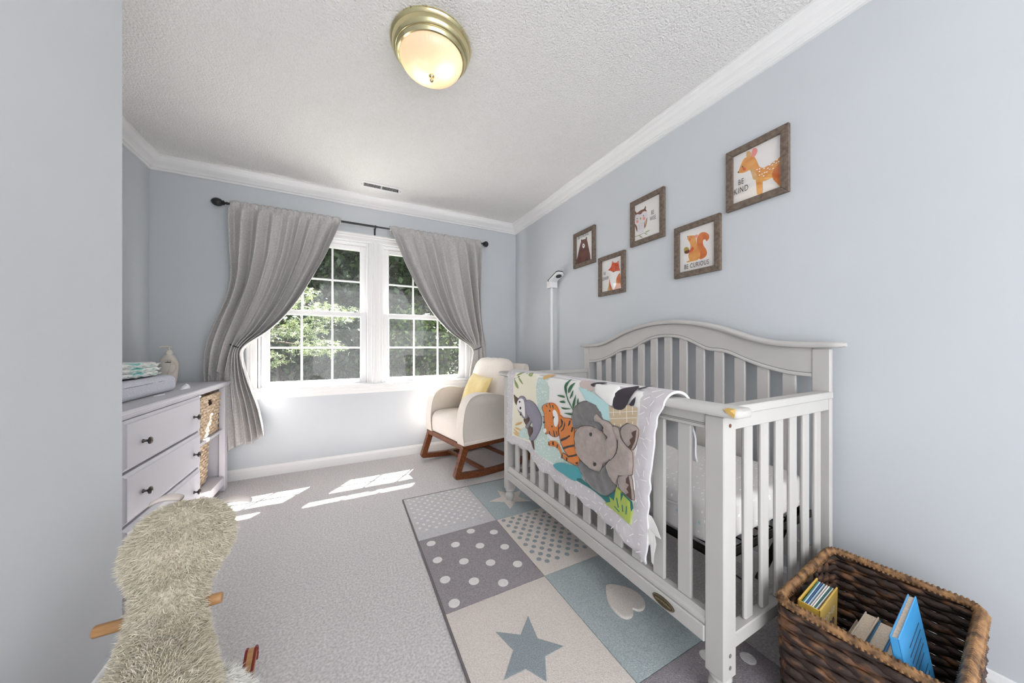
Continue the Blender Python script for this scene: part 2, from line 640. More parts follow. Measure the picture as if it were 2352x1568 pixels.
# window casing
cs = struct_root('trim_4', 'white stepped casing around the double window')
CW = .07
CX0, CX1, CZ1 = OX0 - .06, OX1 + .045, 2.10
PR = [(0, 0), (0, .020), (.012, .020), (.016, .015), (.030, .015), (.036, .011), (.060, .009), (CW, .007), (CW, 0)]  # across, out


def casing(name, p, along, across, n=YB):
    r = [[Vector(q) + Vector(across) * c * (1) + Vector(along) * c * m_ + Vector((0, -o, 0)) for c, o in PR] for q, m_ in p]
    MB().rings(r).build(name, 'trim', cs)


casing('head_casing', [((CX0, YB, CZ1), 1), ((CX1, YB, CZ1), -1)], (1, 0, 0), (0, 0, -1))
casing('side_casing', [((CX0, YB, CZ1), -1), ((CX0, YB, .70), 0)], (0, 0, 1), (1, 0, 0))
casing('side_casing', [((CX1, YB, CZ1), -1), ((CX1, YB, .70), 0)], (0, 0, 1), (-1, 0, 0))
MB().rings([[(x, YB - o, z) for o, z in ((0, .633), (.010, .633), (.012, .645), (.012, .668), (.018, .676), (.018, .700), (.026, .706), (.026, .716), (.006, .722), (-.03, .722), (-.03, .69), (0, .69))]
            for x in (CX0 - .01, CX1 + .01)]).build('apron', 'trim', cs)
MB().box(.180, .295, YB + .005, YB + .15, .70, 2.04).box(.205, .270, YB - .012, YB + .01, .716, 2.035, .004).box(.222, .253, YB - .018, YB, .716, 2.035, .004).build('mullion', 'trim', cs)


def window(name, x0, x1, label):
    w = struct_root(name, label)
    z0, z1, zm = .72, 2.03, 1.36
    # frame: jamb, head and sill, stepped
    f = MB()
    f.box(x0, x0 + .016, YB + .02, YB + .15, z0, z1, .002).box(x1 - .016, x1, YB + .02, YB + .15, z0, z1, .002)
    f.box(x0 + .016, x1 - .016, YB + .02, YB + .15, z1 - .016, z1, .002).box(x0 + .016, x1 - .016, YB + .012, YB + .17, z0 - .02, z0 + .006, .003)
    for x in (x0 + .016, x1 - .016 - .010):
        f.box(x, x + .010, YB + .076, YB + .086, z0, z1)
    f.box(x0 + .016, x1 - .016, YB + .03, YB + .036, z1 - .028, z1 - .016)
    f.build('window_frame', 'vinyl', w)
    a, b = x0 + .018, x1 - .018

    def sash(nm, y, zb, zt, rb, rt, st):
        g = MB()
        g.box(a, a + st, y, y + .034, zb, zt, .003).box(b - st, b, y, y + .034, zb, zt, .003)
        g.box(a + st - .001, b - st + .001, y, y + .034, zb, zb + rb, .003).box(a + st - .001, b - st + .001, y, y + .034, zt - rt, zt, .003)
        # glazing bead
        for q in ((a + st, a + st + .006), (b - st - .006, b - st)):
            g.box(q[0], q[1], y + .008, y + .028, zb + rb, zt - rt)
        s_ = g.build(nm, 'vinyl', w)
        gx0, gx1, gz0, gz1 = a + st, b - st, zb + rb, zt - rt
        mw = .016
        for k in (1, 2):
            xm = gx0 + (gx1 - gx0) * k / 3
            MB().box(xm - mw / 2, xm + mw / 2, y + .006, y + .026, gz0, gz1, .004).build('muntin', 'vinyl', s_)
        zc = (gz0 + gz1) / 2
        MB().box(gx0, gx1, y + .007, y + .025, zc - mw / 2, zc + mw / 2, .004).build('muntin', 'vinyl', s_)
        for i in range(3):
            for j in range(2):
                xa, xb = gx0 + (gx1 - gx0) * i / 3, gx0 + (gx1 - gx0) * (i + 1) / 3
                za, zb_ = gz0 + (gz1 - gz0) * j / 2, gz0 + (gz1 - gz0) * (j + 1) / 2
                MB().add([(xa, y + .017, za), (xb, y + .017, za), (xb, y + .017, zb_), (xa, y + .017, zb_)], [(0, 1, 2, 3)]).build('pane', 'glass', s_)
        return s_
    sash('lower_sash', YB + .040, z0 + .004, zm + .020, .040, .040, .048)
    sash('upper_sash', YB + .088, zm - .020, z1 - .018, .040, .045, .048)
    xm = x0 + (x1 - x0) * .5
    MB().box(xm - .03, xm + .03, YB + .030, YB + .060, zm + .020, zm + .026, .002).lathe([(.013, 0), (.013, .01), (.006, .014), (0.001, .014)], (xm, YB + .05, zm + .026), 14) \
        .box(xm - .005, xm + .035, YB + .036, YB + .046, zm + .032, zm + .040, .003).build('sash_lock', 'vinyl', w)
    return w


window('window_1', -.650, .180, 'white double hung window nearer the dresser')
window('window_2', .295, 1.145, 'white double hung window nearer the rocking chair')

# outside: eave of the roof, lawn
ev = MB().box(-4, 5, YB + .15, YB + .535, 2.405, 2.43).box(-4, 5, YB + .52, YB + .545, 2.40, 2.56)
struct('roof_eave', ev, 'siding', 'roof eave above the window outside')
gr = MB()
gnx, gny = 40, 30
gr.grid([[(-22 + 48 * i / gnx, 3.45 + 34 * j / gny, -.45 + .10 * math.sin(i * .9) * math.cos(j * .7) + (max(0, j - 13) ** 1.3 * .16)) for i in range(gnx + 1)] for j in range(gny + 1)])
struct('ground', gr, 'lawn', 'green lawn outside the window', smooth=True)


# ------------------------------------------------------------------ trees outside
def leaf_cloud(centres, radii, n, size, shape='blade', flat=0.4):
    """n small leaves scattered through ellipsoids"""
    mb = MB()
    V, Fc = [], []
    w = np.array([r[0] * r[1] * r[2] for r in radii]) ** .7
    w /= w.sum()
    for k in rng.choice(len(centres), n, p=w):
        d = rng.normal(size=3)
        d /= np.linalg.norm(d)
        rad = rng.random() ** .45
        c = np.array(centres[k]) + d * rad * np.array(radii[k])
        ax = rng.normal(size=3)
        ax[2] -= .6
        ax /= np.linalg.norm(ax)
        nn = rng.normal(size=3) * (1 - flat) + np.array([0, -.25, 1.0]) * flat * 2
        bx = np.cross(nn, ax)
        bx /= np.linalg.norm(bx) + 1e-9
        s_ = size * (.6 + .8 * rng.random())
        i0 = len(V)
        if shape == 'blade':
            V += [c - ax * s_, c + bx * s_ * .55, c + ax * s_, c - bx * s_ * .55]
            Fc.append((i0, i0 + 1, i0 + 2, i0 + 3))
        else:  # five pointed leaf
            nz = np.cross(ax, bx)
            V.append(c)
            for q in range(5):
                an = -1.9 + 3.8 * q / 4
                tip = c + (ax * math.cos(an) + bx * math.sin(an)) * s_ * (1.0 if q == 2 else .8)
                sd = (bx * math.cos(an) - ax * math.sin(an)) * s_ * .13
                mid = c + (tip - c) * .45
                j = len(V)
                V += [mid + sd, tip - nz * s_ * .15, mid - sd]
                Fc.append((i0, j, j + 1, j + 2))
    return mb.add(V, Fc)


def tree(name, label, base, h, crown, n, size, lm, lean=0.0):
    t = thing(name, label, 'tree', base)
    x, y, z = base
    tr = MB()
    path = [(x + lean * k / 6, y, z + h * .8 * k / 6) for k in range(7)]
    tr.tube(path, [.16 * h / 7 * (1 - .11 * k) for k in range(7)], 8)
    for k in range(5):
        a = k * 2.4
        p0 = Vector(path[3 + k % 3])
        tr.tube([p0, p0 + Vector((math.cos(a) * .5, math.sin(a) * .5, .5)) * h * .16, p0 + Vector((math.cos(a), math.sin(a), .75)) * h * .24], [.05 * h / 7, .035 * h / 7, .012 * h / 7], 6)
    tr.build('trunk', 'bark', t, smooth=True)
    cs_, rs_ = [], []
    for k in range(11):
        d = rng.normal(size=3)
        d /= np.linalg.norm(d)
        cs_.append((x + lean + d[0] * crown[0] * .62, y + d[1] * crown[1] * .6, z + crown[3] + d[2] * crown[2] * .62))
        rs_.append((crown[0] * .48, crown[1] * .48, crown[2] * .42))
    leaf_cloud(cs_, rs_, n, size).build('foliage', lm, t, recalc=False, kind='stuff')
    return t


G = 'trees beyond the lawn'
tree('tree', 'dark leafy tree seen through the panes at far left', (-5.2, 13.5, -.4), 9, (3.0, 2.6, 3.8, 4.6), 9000, .15, 'leaf_mid', .2)['group'] = G
tree('tree', 'dark tree behind the pale maple branches', (-2.2, 15.5, -.4), 10, (3.0, 2.6, 4.0, 4.8), 10000, .14, 'leaf_dark', -.3)['group'] = G
tree('tree', 'dark dense tree seen past the window mullion', (1.2, 15.0, -.3), 11, (3.2, 2.6, 4.2, 5.0), 11000, .14, 'leaf_dark', .2)['group'] = G
tree('tree', 'mid green tree seen through the right hand window', (4.4, 16.2, -.2), 10, (3.0, 2.6, 4.2, 4.8), 10000, .14, 'leaf_mid', .3)['group'] = G
tree('tree', 'dark tree farthest right behind the right hand curtain', (8.0, 17.5, -.2), 11, (3.4, 2.6, 4.4, 5.0), 10000, .15, 'leaf_dark', 0)['group'] = G
tree('tree', 'tall tree far back filling the gap above the lawn', (-.5, 21.5, .2), 13, (4.6, 3.0, 5.4, 6.2), 9000, .22, 'leaf_mid', 0)['group'] = G
tree('tree', 'tall tree far back at the right hand side', (6.0, 23.0, .3), 13, (4.8, 3.0, 5.4, 6.2), 9000, .22, 'leaf_dark', 0)['group'] = G
tree('tree', 'tall tree far back at the left hand side', (-8.0, 21.0, .3), 13, (4.8, 3.0, 5.6, 6.0), 9000, .22, 'leaf_dark', 0)['group'] = G


def shrub(label, base, r, n, lm, size=.09):
    t = thing('shrub', label, 'shrub', base, group='shrubs at the edge of the lawn')
    x, y, z = base
    st = MB()
    for k in range(6):
        a = k * 1.05
        st.tube([(x, y, z - .1), (x + math.cos(a) * r[0] * .3, y + math.sin(a) * r[1] * .3, z + r[2] * .8), (x + math.cos(a) * r[0] * .6, y + math.sin(a) * r[1] * .6, z + r[2] * 1.5)], [.03, .022, .008], 5)
    st.build('stem', 'bark', t)
    cs_, rs_ = [], []
    for k in range(8):
        a = k * .8
        cs_.append((x + math.cos(a) * r[0] * .5, y + math.sin(a) * r[1] * .5, z + r[2] * (.7 + .5 * (k % 3) / 2)))
        rs_.append((r[0] * .55, r[1] * .55, r[2] * .75))
    leaf_cloud(cs_, rs_, n, size).build('foliage', lm, t, recalc=False, kind='stuff')


shrub('low mid green shrub at the far left of the lawn edge', (-6.6, 11.6, -.4), (1.6, 1.2, 1.2), 4500, 'leaf_mid')
shrub('dark shrub below the maple branches', (-3.4, 12.2, -.4), (1.7, 1.2, 1.5), 5000, 'leaf_dark')
shrub('dark shrub seen through the lower panes beside the mullion', (-.4, 12.0, -.4), (1.7, 1.2, 1.6), 5000, 'leaf_dark')
shrub('mid green shrub in the middle of the right hand window', (2.4, 12.2, -.4), (1.7, 1.2, 1.6), 5000, 'leaf_mid')
shrub('dark shrub in the right hand panes of the right hand window', (5.2, 12.6, -.4), (1.8, 1.2, 1.7), 5000, 'leaf_dark')
shrub('mid green shrub hidden mostly by the right hand curtain', (8.2, 13.2, -.4), (1.8, 1.2, 1.6), 4000, 'leaf_mid')

# pale Japanese maple close to the window
mp_ = thing('maple_tree', 'pale sunlit feathery maple close outside the window', 'tree', (-2.75, 6.2, -.42))
mt = MB()
mt.tube([(-2.75, 6.2, -.45), (-2.7, 6.15, .5), (-2.5, 6.2, 1.1)], [.07, .06, .045], 8)
mc, mr = [], []
for (bx, by, bz) in ((-1.15, 6.0, 1.35), (-1.55, 5.8, 1.75), (-.75, 6.1, 1.62), (-1.9, 6.3, 1.2), (-1.35, 6.4, 1.95), (-2.3, 5.9, 1.7), (-.95, 6.3, 1.05), (-2.2, 6.4, 2.2), (-1.75, 5.9, .85)):
    bx += .5
    mt.tube([(-2.5, 6.2, 1.1), ((-2.5 + bx) / 2, (6.2 + by) / 2, (1.1 + bz) / 2 + .15), (bx, by, bz)], [.03, .02, .006], 6)
    mc.append((bx, by, bz))
    mr.append((.46, .40, .17))
mt.build('trunk', 'bark', mp_, smooth=True)
leaf_cloud(mc, mr, 2600, .058, 'palm', .75).build('foliage', 'leaf_maple', mp_, recalc=False, kind='stuff')

# ------------------------------------------------------------------ ceiling light
LX, LY = .345, 1.475
lamp = thing('ceiling_light', 'round brass flush ceiling light with ribbed frosted glass, lit', 'light', (LX, LY, ZC))
MB().lathe([(.0, ZC - .001), (.178, ZC - .001), (.180, ZC - .010), (.176, ZC - .016), (.172, ZC - .019), (.172, ZC - .024), (.168, ZC - .040), (.160, ZC - .050), (.156, ZC - .051),
            (.156, ZC - .056), (.150, ZC - .062), (.148, ZC - .066), (.142, ZC - .068), (.140, ZC - .060), (.0, ZC - .055)], (LX, LY, 0), 64).build('base', 'brass', lamp, smooth=True, angle=40)
dome = [(.139, ZC - .064)]
for k in range(1, 13):
    a = PI / 2 * k / 12
    dome.append((.139 * math.cos(a) + .0005, ZC - .064 - .072 * math.sin(a)))
MB().lathe(dome, (LX, LY, 0), 192, mod=lambda k, r, h: 1 + (.006 if k % 3 == 0 else -.003)).build('shade', 'lampglass', lamp, smooth=True)
MB().lathe([(.013, ZC - .136), (.013, ZC - .140), (.008, ZC - .144), (.005, ZC - .148), (.008, ZC - .152), (.009, ZC - .157), (.006, ZC - .162), (.001, ZC - .166)], (LX, LY, 0), 20).build('finial', 'brass', lamp, smooth=True)
for sx, sy in ((-.03, .04), (.05, -.035)):
    MB().lathe([(.001, 0), (.012, -.003), (.02, -.016), (.02, -.026), (.012, -.036), (.001, -.040)], (LX + sx, LY + sy, ZC - .060), 14).build('bulb', 'bulb', lamp, smooth=True)
    ld = bpy.data.lights.new('bulb_light', 'POINT')
    ld.energy = 0.075
    ld.color = (1.0, .78, .56)
    ld.shadow_soft_size = .025
    lo = bpy.data.objects.new('bulb_light', ld)
    COL.objects.link(lo)
    lo.parent = lamp
    lo.location = (sx, sy, -.104)

# ------------------------------------------------------------------ ceiling vent
vx0, vx1, vy0, vy1 = .098, .432, 2.922, 3.042
vent = thing('ceiling_vent', 'white slotted air register on the ceiling above the window', 'vent', ((vx0 + vx1) / 2, (vy0 + vy1) / 2, ZC))
zf = ZC - .006
fr_ = MB()
fr_.box(vx0, vx1, vy0, vy0 + .028, zf, ZC - .0005, .002).box(vx0, vx1, vy1 - .028, vy1, zf, ZC - .0005, .002)
fr_.box(vx0, vx0 + .028, vy0 + .028, vy1 - .028, zf, ZC - .0005).box(vx1 - .028, vx1, vy0 + .028, vy1 - .028, zf, ZC - .0005)
fr_.box((vx0 + vx1) / 2 - .004, (vx0 + vx1) / 2 + .004, vy0 + .028, vy1 - .028, zf, ZC - .0005)
fr_.build('frame', 'trim', vent)
MB().box(vx0 + .026, vx1 - .026, vy0 + .026, vy1 - .026, ZC - .0015, ZC - .0002).build('duct_shade_plate', 'duct_shade', vent)  # flat plate painted dark for the shade behind the louvers
lv = None
for k in range(29):
    x = vx0 + .034 + (vx1 - vx0 - .068) * k / 28
    if abs(x - (vx0 + vx1) / 2) < .006: continue
    if lv is None:
        lv = MB().prism([(-.0008, -.032, .0035), (.0004, -.032, .0035), (.0011, -.032, -.001), (-.0001, -.032, -.001)], (0, 0, 0), (0, .064, 0)).build('louver', 'trim', vent, local=True)
        lv.location = (x - vent.location.x, 0, -.0045)
    else:
        dup_at(lv, vent, (x - vent.location.x, 0, -.0045))
for x in (vx0 + .013, vx1 - .013):
    MB().lathe([(.001, zf - .001), (.004, zf - .001), (.004, zf + .001)], (x, (vy0 + vy1) / 2, 0), 10).build('screw', 'knob', vent)
MB().box(vx1 - .036, vx1 - .030, vy0 + .05, vy0 + .066, zf - .012, zf + .002, .001).build('lever', 'black_pl', vent)

# ------------------------------------------------------------------ curtain rod
RY, RZ = 3.185, 2.160
rod = thing('curtain_rod', 'black curtain rod with turned ball finials over the window', 'curtain rod', (.23, RY, RZ))
MB().tube([(-.80, RY, RZ), (.25, RY, RZ)], .0095, 14).tube([(.24, RY, RZ), (1.27, RY, RZ)], .0075, 14).build('rod', 'rod', rod, smooth=True, angle=50)
FP = [(.001, 0), (.012, .002), (.012, .010), (.008, .014), (.007, .020), (.011, .026), (.011, .030), (.007, .034), (.010, .042), (.018, .046), (.018, .050), (.015, .053),
      (.024, .062), (.030, .076), (.031, .088), (.027, .102), (.018, .114), (.006, .121), (.001, .122)]
MB().lathe([(r, -h - .79) for r, h in FP], (0, RY, RZ), 24, axis=0).build('finial', 'rod', rod, smooth=True, angle=50)
MB().lathe([(r, 1.262 + h * .75) for r, h in FP], (0, RY, RZ), 24, axis=0).build('finial', 'rod', rod, smooth=True, angle=50)
for x in (.232, -.775, 1.245):
    br = MB().box(x - .007, x + .007, YB - .004, YB - .0005, RZ - .062, RZ + .012, .001).box(x - .006, x + .006, RY - .004, YB - .003, RZ - .016, RZ - .010, .001)
    br.tube([(x - .005, RY, RZ), (x + .005, RY, RZ)], .0125, 14)
    br.box(x - .0045, x + .0045, YB - .010, YB - .004, RZ - .05, RZ - .036, .001)
    br.build('bracket', 'rod', rod, smooth=True, angle=40)


# ------------------------------------------------------------------ curtains
def interp(rows, z):
    """rows sorted by falling z: (z, a, b, c...) -> smooth values"""
    zs = np.array([r[0] for r in rows])[::-1]
    return [np.interp(z, zs, np.array([r[k] for r in rows])[::-1]) for k in range(1, len(rows[0]))]


def curtain(name, label, rows, npleat, tie, flip, zhem):
    """rows: (z, x_outer, x_mid, x_inner, depth amplitude); mid = cloth that is gathered by the tie"""
    t = thing(name, label, 'curtain', ((rows[0][1] + rows[0][3]) / 2, RY, 0), group='tied back curtains')
    NS, NZ = 150, 90
    ztop = rows[0][0]
    P = []
    for i in range(NZ + 1):
        q = i / NZ
        row = []
        for j in range(NS + 1):
            s_ = j / NS
            zb = zhem(s_)
            z = ztop + (zb - ztop) * q
            # smooth the rows
            vals = [interp(rows, z + d) for d in (-.05, -.025, 0, .025, .05)]
            xo, xm, xi, am, tg = [sum(v[k] for v in vals) / 5 for k in range(5)]
            if s_ < .30:
                x = xo + (xm - xo) * (s_ / .30)
            else:
                e = (s_ - .30) / .70
                x = xm + (xi - xm) * e ** (1.0 + .0 * tg)
            ph = 2 * PI * npleat * (s_ + .030 * math.sin(7 * s_ + z * 1.1)) + .9 * math.sin(3 * s_ + 1)
            fold = 1.9 * abs(math.cos(ph * .5)) ** .8 - .95 + .25 * math.cos(1.3 * ph + 1.0 + z)
            y = RY - .026 - 2.2 * am * fold * (.75 + .25 * math.sin(5 * s_ + 2)) - tg * .03
            y -= .045 * max(0.0, (s_ - .93) / .07) * min(1.0, am / .02)
            # slot on the rod
            if z > RZ - .02:
                k_ = 1.0 if z > RZ - .012 else .5
                y = RY - .0175 - .004 * math.cos(ph * 2.0) - .002 * math.sin(ph * 5)
            x += .25 * am * math.sin(ph) * (1 if flip else -1)
            zz = z
            if q < .03:
                zz += .004 * math.sin(ph * 2)
            if not flip and x < -.765 and z < .86:
                y = max(y, 3.146 + .010 * math.cos(ph))
            if flip and z < 1.25:
                k_ = min(1.0, (1.25 - z) / .30)
                y = max(y, 3.05 + .14 * k_ * k_ * (3 - 2 * k_) + .012 * math.cos(ph))
            row.append((x, min(y, YB - .022), zz))
        P.append(row)
    o = MB().grid(P).build('panel', 'curtain', t, smooth=True)
    md = o.modifiers.new('thickness', 'SOLIDIFY')
    md.thickness = .003
    # back of the rod pocket
    back = [[(p[0], RY + .013 + .004 * math.sin(j * .8), p[2]) for j, p in enumerate(P[i])] for i in range(0, 4)]
    MB().grid(back).grid([[(p[0], RY - .013 + .026 * k / 3, p[2] + .004 * math.sin(PI * k / 3)) for p in P[0]] for k in range(4)]).build('rod_pocket', 'curtain', t, smooth=True)
    # stitched lines of pocket and hem
    tx, tz, r0 = tie
    ring = [(tx + r0 * math.cos(a) * (.85), RY - .025 + .050 * math.sin(a) - .01, tz + .35 * r0 * math.cos(a) * (1 if flip else -1)) for a in [2 * PI * k / 26 for k in range(26)]]
    tb = MB().tube(ring, .004, 8, loop=True)
    tb.tube([(tx - r0 * .8 * (1 if flip else -1) * -1, RY + .03, tz), (tx + (r0 + .02) * (1 if flip else -1), YB - .004, tz + .01)], .0035, 6)
    tb.build('tieback', 'rod', t, smooth=True)
    return t


# z, outer x, gathered-edge x, inner x, fold depth, tie
LROW = [(2.185, -.795, -.57, -.045, .010, 0), (2.14, -.795, -.57, -.045, .012, 0), (2.05, -.794, -.58, -.075, .024, 0), (1.80, -.786, -.60, -.165, .030, 0), (1.60, -.778, -.635, -.262, .032, 0),
        (1.45, -.800, -.672, -.335, .032, .2), (1.32, -.842, -.71, -.418, .030, .5), (1.20, -.885, -.742, -.520, .026, .9), (1.13, -.905, -.765, -.600, .022, 1), (1.075, -.918, -.780, -.695, .022, 1),
        (1.03, -.925, -.790, -.715, .022, 1), (.95, -.93, -.81, -.700, .022, .7), (.82, -.935, -.835, -.672, .026, .3), (.60, -.92, -.84, -.605, .028, 0), (.40, -.90, -.83, -.570, .030, 0), (.24, -.885, -.825, -.555, .030, 0)]
curtain('curtain', 'grey linen curtain panel tied back beside the dresser', LROW, 8.0, (-.745, 1.062, .052), False, lambda s_: .25 + .11 * s_ ** 1.5 + .012 * math.sin(15 * s_))
RROW = [(2.185, 1.262, 1.04, .352, .010, 0), (2.14, 1.262, 1.04, .352, .012, 0), (2.05, 1.258, 1.05, .385, .022, 0), (1.80, 1.252, 1.08, .485, .028, 0), (1.60, 1.250, 1.11, .585, .030, 0),
        (1.40, 1.252, 1.14, .705, .030, .2), (1.25, 1.265, 1.165, .835, .028, .5), (1.14, 1.285, 1.19, .985, .024, .9), (1.08, 1.295, 1.205, 1.12, .018, 1), (1.045, 1.302, 1.215, 1.185, .015, 1),
        (1.0, 1.312, 1.22, 1.182, .015, 1), (.90, 1.33, 1.225, 1.165, .020, .6), (.75, 1.35, 1.235, 1.140, .026, .2), (.55, 1.35, 1.235, 1.115, .028, 0), (.24, 1.35, 1.235, 1.10, .028, 0)]
curtain('curtain', 'grey linen curtain panel tied back behind the rocking chair', RROW, 8.0, (1.215, 1.045, .045), True, lambda s_: .27 + .03 * s_)


# ------------------------------------------------------------------ framed prints on the crib wall
def zA(x, y): return (1280 + x / 5.88, 480 + y / 5.88)
def zD(x, y): return (1640 + x / 6.27, 260 + y / 6.27)
def zO(x, y): return (1430 + x / 9.8, 420 + y / 9.8)


XPF = XR - .006   # sheet plane
PRINTS = []


class Picture:
    def __init__(s, label, y0, y1, z0, z1):
        s.y0, s.y1, s.z0, s.z1 = y0, y1, z0, z1
        s.t = thing('framed_print', label, 'picture', (XR, (y0 + y1) / 2, z0), group='framed animal prints')
        w, xf, xb = .030, XR - .020, XR - .0005
        for nm, q in (('left', 0), ('right', 1), ('top', 2), ('bottom', 3)):
            a0, a1, b0, b1 = y0, y1, z0, z1
            if q == 0: poly = [(a1, b0), (a1, b1), (a1 - w, b1 - w), (a1 - w, b0 + w)]
            if q == 1: poly = [(a0, b0), (a0, b1), (a0 + w, b1 - w), (a0 + w, b0 + w)]
            if q == 2: poly = [(a0, b1), (a1, b1), (a1 - w, b1 - w), (a0 + w, b1 - w)]
            if q == 3: poly = [(a0, b0), (a1, b0), (a1 - w, b0 + w), (a0 + w, b0 + w)]
            cy, cz = sum(p[0] for p in poly) / 4, sum(p[1] for p in poly) / 4
            ins = [(cy + (p[0] - cy) * (1 - .012), cz + (p[1] - cz) * (1 - .012)) for p in poly]
            MB().rings([[(xb, a, b) for a, b in poly], [(xf + .003, a, b) for a, b in poly], [(xf, a, b) for a, b in ins]]).build('frame_rail', 'pwood', s.t)
        s.sheet = MB().box(XPF, XPF + .003, y0 + w - .004, y1 - w + .004, z0 + w - .004, z1 - w + .004).build('print', 'paper', s.t)
        s.lo = (y0 + w + .0005, z0 + w + .0005)
        s.hi = (y1 - w - .0005, z1 - w - .0005)
        s.layer = 0

    def glaze(s):
        x = XR - .0145
        MB().add([(x, s.lo[0], s.lo[1]), (x, s.hi[0], s.lo[1]), (x, s.hi[0], s.hi[1]), (x, s.lo[0], s.hi[1])], [(0, 1, 2, 3)]).build('glazing', 'pglass', s.t)

    def pt(s, f, p):
        q = measure(0, XPF, *f(*p))
        return (min(max(q.y, s.lo[0]), s.hi[0]), min(max(q.z, s.lo[1]), s.hi[1]))

    def shape(s, name, f, pts, m, smooth=True, k=3):
        P = smooth_closed(pts, k) if smooth else pts
        Q = [s.pt(f, p) for p in P]
        s.layer += 1
        x = XPF - .00025 * s.layer
        return MB().add([(x, a, b) for a, b in Q], [tuple(range(len(Q)))]).build(name, m, s.sheet)

    def words(s, txt, f, c, hpx, xs=.62, slant=0.0):
        """lettering centred on a measured point; hpx: measured letter height"""
        q = measure(0, XPF, *f(*c))
        h = abs(measure(0, XPF, *f(c[0], c[1] - hpx / 2)).z - measure(0, XPF, *f(c[0], c[1] + hpx / 2)).z)
        V, Fc = text_mesh(txt, h / .70, xs)
        s.layer += 1
        x = XPF - .00025 * s.layer
        MB().add([(x, q.y - a, q.z + b) for a, b in V], Fc).build('lettering', 'ink', s.sheet)


wc = lambda n, c, c2, sc=26: simple(n, c, .75, col2=c2, scale=sc, detail=5.0, contrast=(.35, .7))
ORA = wc('ink_orange', (236, 172, 96), (220, 142, 66))
ORB = wc('ink_orange_deep', (208, 104, 44), (226, 138, 74))
BRN = wc('ink_brown', (112, 58, 38), (84, 42, 30))
RED = wc('ink_red_orange', (206, 74, 40), (226, 104, 62))
TAN = wc('ink_tan', (206, 160, 104), (228, 190, 136))
OWB = wc('ink_owl_brown', (140, 84, 62), (104, 60, 46))
PINK = simple('ink_pink', (238, 150, 140))
WHT = simple('ink_white', (250, 249, 247))
PALE = wc('ink_pale_grey', (233, 228, 230), (222, 216, 220))
GRN = simple('ink_leaf_green', (150, 170, 120))
OLV = simple('ink_olive', (176, 150, 66))

p = Picture('brown framed bear print, smallest looking, beside the camera pole', 1.925, 2.185, 1.7215, 2.0135)
p.shape('bear', zA, [(262, 760), (275, 640), (298, 530), (322, 440), (340, 415), (392, 405), (408, 440), (428, 540), (444, 620), (447, 700), (440, 760)], BRN)
p.shape('ear', zA, [(322, 435), (324, 412), (334, 412), (338, 432)], 'ink')
p.shape('ear', zA, [(384, 408), (390, 380), (400, 378), (400, 408)], 'ink')
p.shape('arm', zA, [(300, 600), (312, 640), (324, 700), (312, 735), (300, 690)], wc('ink_dark_brown', (74, 40, 30), (96, 52, 38)))
p.shape('arm', zA, [(372, 708), (400, 640), (420, 600), (428, 640), (405, 690)], 'ink_dark_brown' and M['ink_dark_brown'])
p.shape('muzzle', zA, ell(356, 496, 16, 32), WHT, False)
p.shape('nose', zA, ell(354, 492, 6, 9), 'ink', False)
p.words('BE STRONG', zA, (353, 362), 42)
p.glaze()

p = Picture('brown framed fox print, lowest and second from the camera pole', 1.6215, 1.8815, 1.4435, 1.7365)
p.shape('body', zA, [(700, 1000), (712, 930), (735, 1050), (750, 1110), (700, 1120), (694, 1060)], ORB)
p.shape('body', zA, [(850, 868), (800, 935), (795, 1020), (768, 1098), (852, 1090)], ORB)
p.shape('chest', zA, [(690, 832), (760, 848), (845, 832), (848, 852), (818, 895), (800, 940), (790, 1010), (770, 1060), (752, 1090), (735, 1050), (716, 990), (712, 930), (722, 890)], WHT)
p.shape('head', zA, [(686, 828), (716, 795), (736, 752), (742, 700), (765, 722), (800, 722), (832, 697), (832, 742), (838, 792), (845, 832), (800, 835), (762, 850), (716, 832)], RED, True, 2)
p.shape('ear', zA, [(744, 706), (742, 730), (756, 722)], PINK, False)
p.shape('ear', zA, [(830, 702), (812, 724), (828, 738)], PINK, False)
p.shape('nose', zA, ell(761, 846, 9, 8), 'ink', False)
p.shape('eye', zA, ell(740, 808, 4, 6), 'ink', False)
p.shape('eye', zA, ell(793, 806, 4, 6), 'ink', False)
p.shape('tail', zA, [(690, 1060), (706, 1040), (716, 1100), (700, 1112), (684, 1108)], TAN)
p.words('BE', zA, (643, 873), 40)
p.words('CLEVER', zA, (644, 942), 44)
p.glaze()

p = Picture('brown framed owl print, topmost of the middle three', 1.310, 1.570, 1.7365, 2.0395)
p.shape('owl', zO, [(262, 790), (290, 740), (330, 710), (420, 690), (480, 650), (545, 640), (562, 690), (558, 800), (530, 900), (500, 1010), (470, 1090), (400, 1130), (345, 1120), (320, 1040), (275, 930), (262, 860)], PALE)
p.shape('crown', zO, [(270, 765), (290, 715), (276, 690), (278, 655), (292, 632), (308, 668), (335, 668), (390, 625), (440, 600), (480, 588), (500, 550), (516, 520), (530, 545), (520, 590), (550, 640), (500, 635), (455, 650), (410, 705), (340, 702), (300, 725)], OWB, True, 2)
p.shape('wing', zO, [(266, 918), (300, 940), (325, 980), (334, 1040), (328, 1100), (300, 1030)], OWB)
p.shape('wing', zO, [(556, 780), (548, 880), (520, 980), (494, 1022), (490, 930), (510, 860), (535, 820)], OWB)
p.shape('wing_bar', zO, [(545, 810), (530, 900), (510, 960), (508, 890), (525, 840)], TAN)
p.shape('cheek', zO, ell(336, 870, 24, 34), PINK, False)
p.shape('cheek', zO, ell(486, 800, 26, 34), PINK, False)
p.shape('eye', zO, ell(336, 803, 9, 14), 'ink', False)
p.shape('eye', zO, ell(476, 736, 9, 14), 'ink', False)
p.shape('beak', zO, [(412, 775), (424, 800), (410, 835), (398, 800)], OLV)
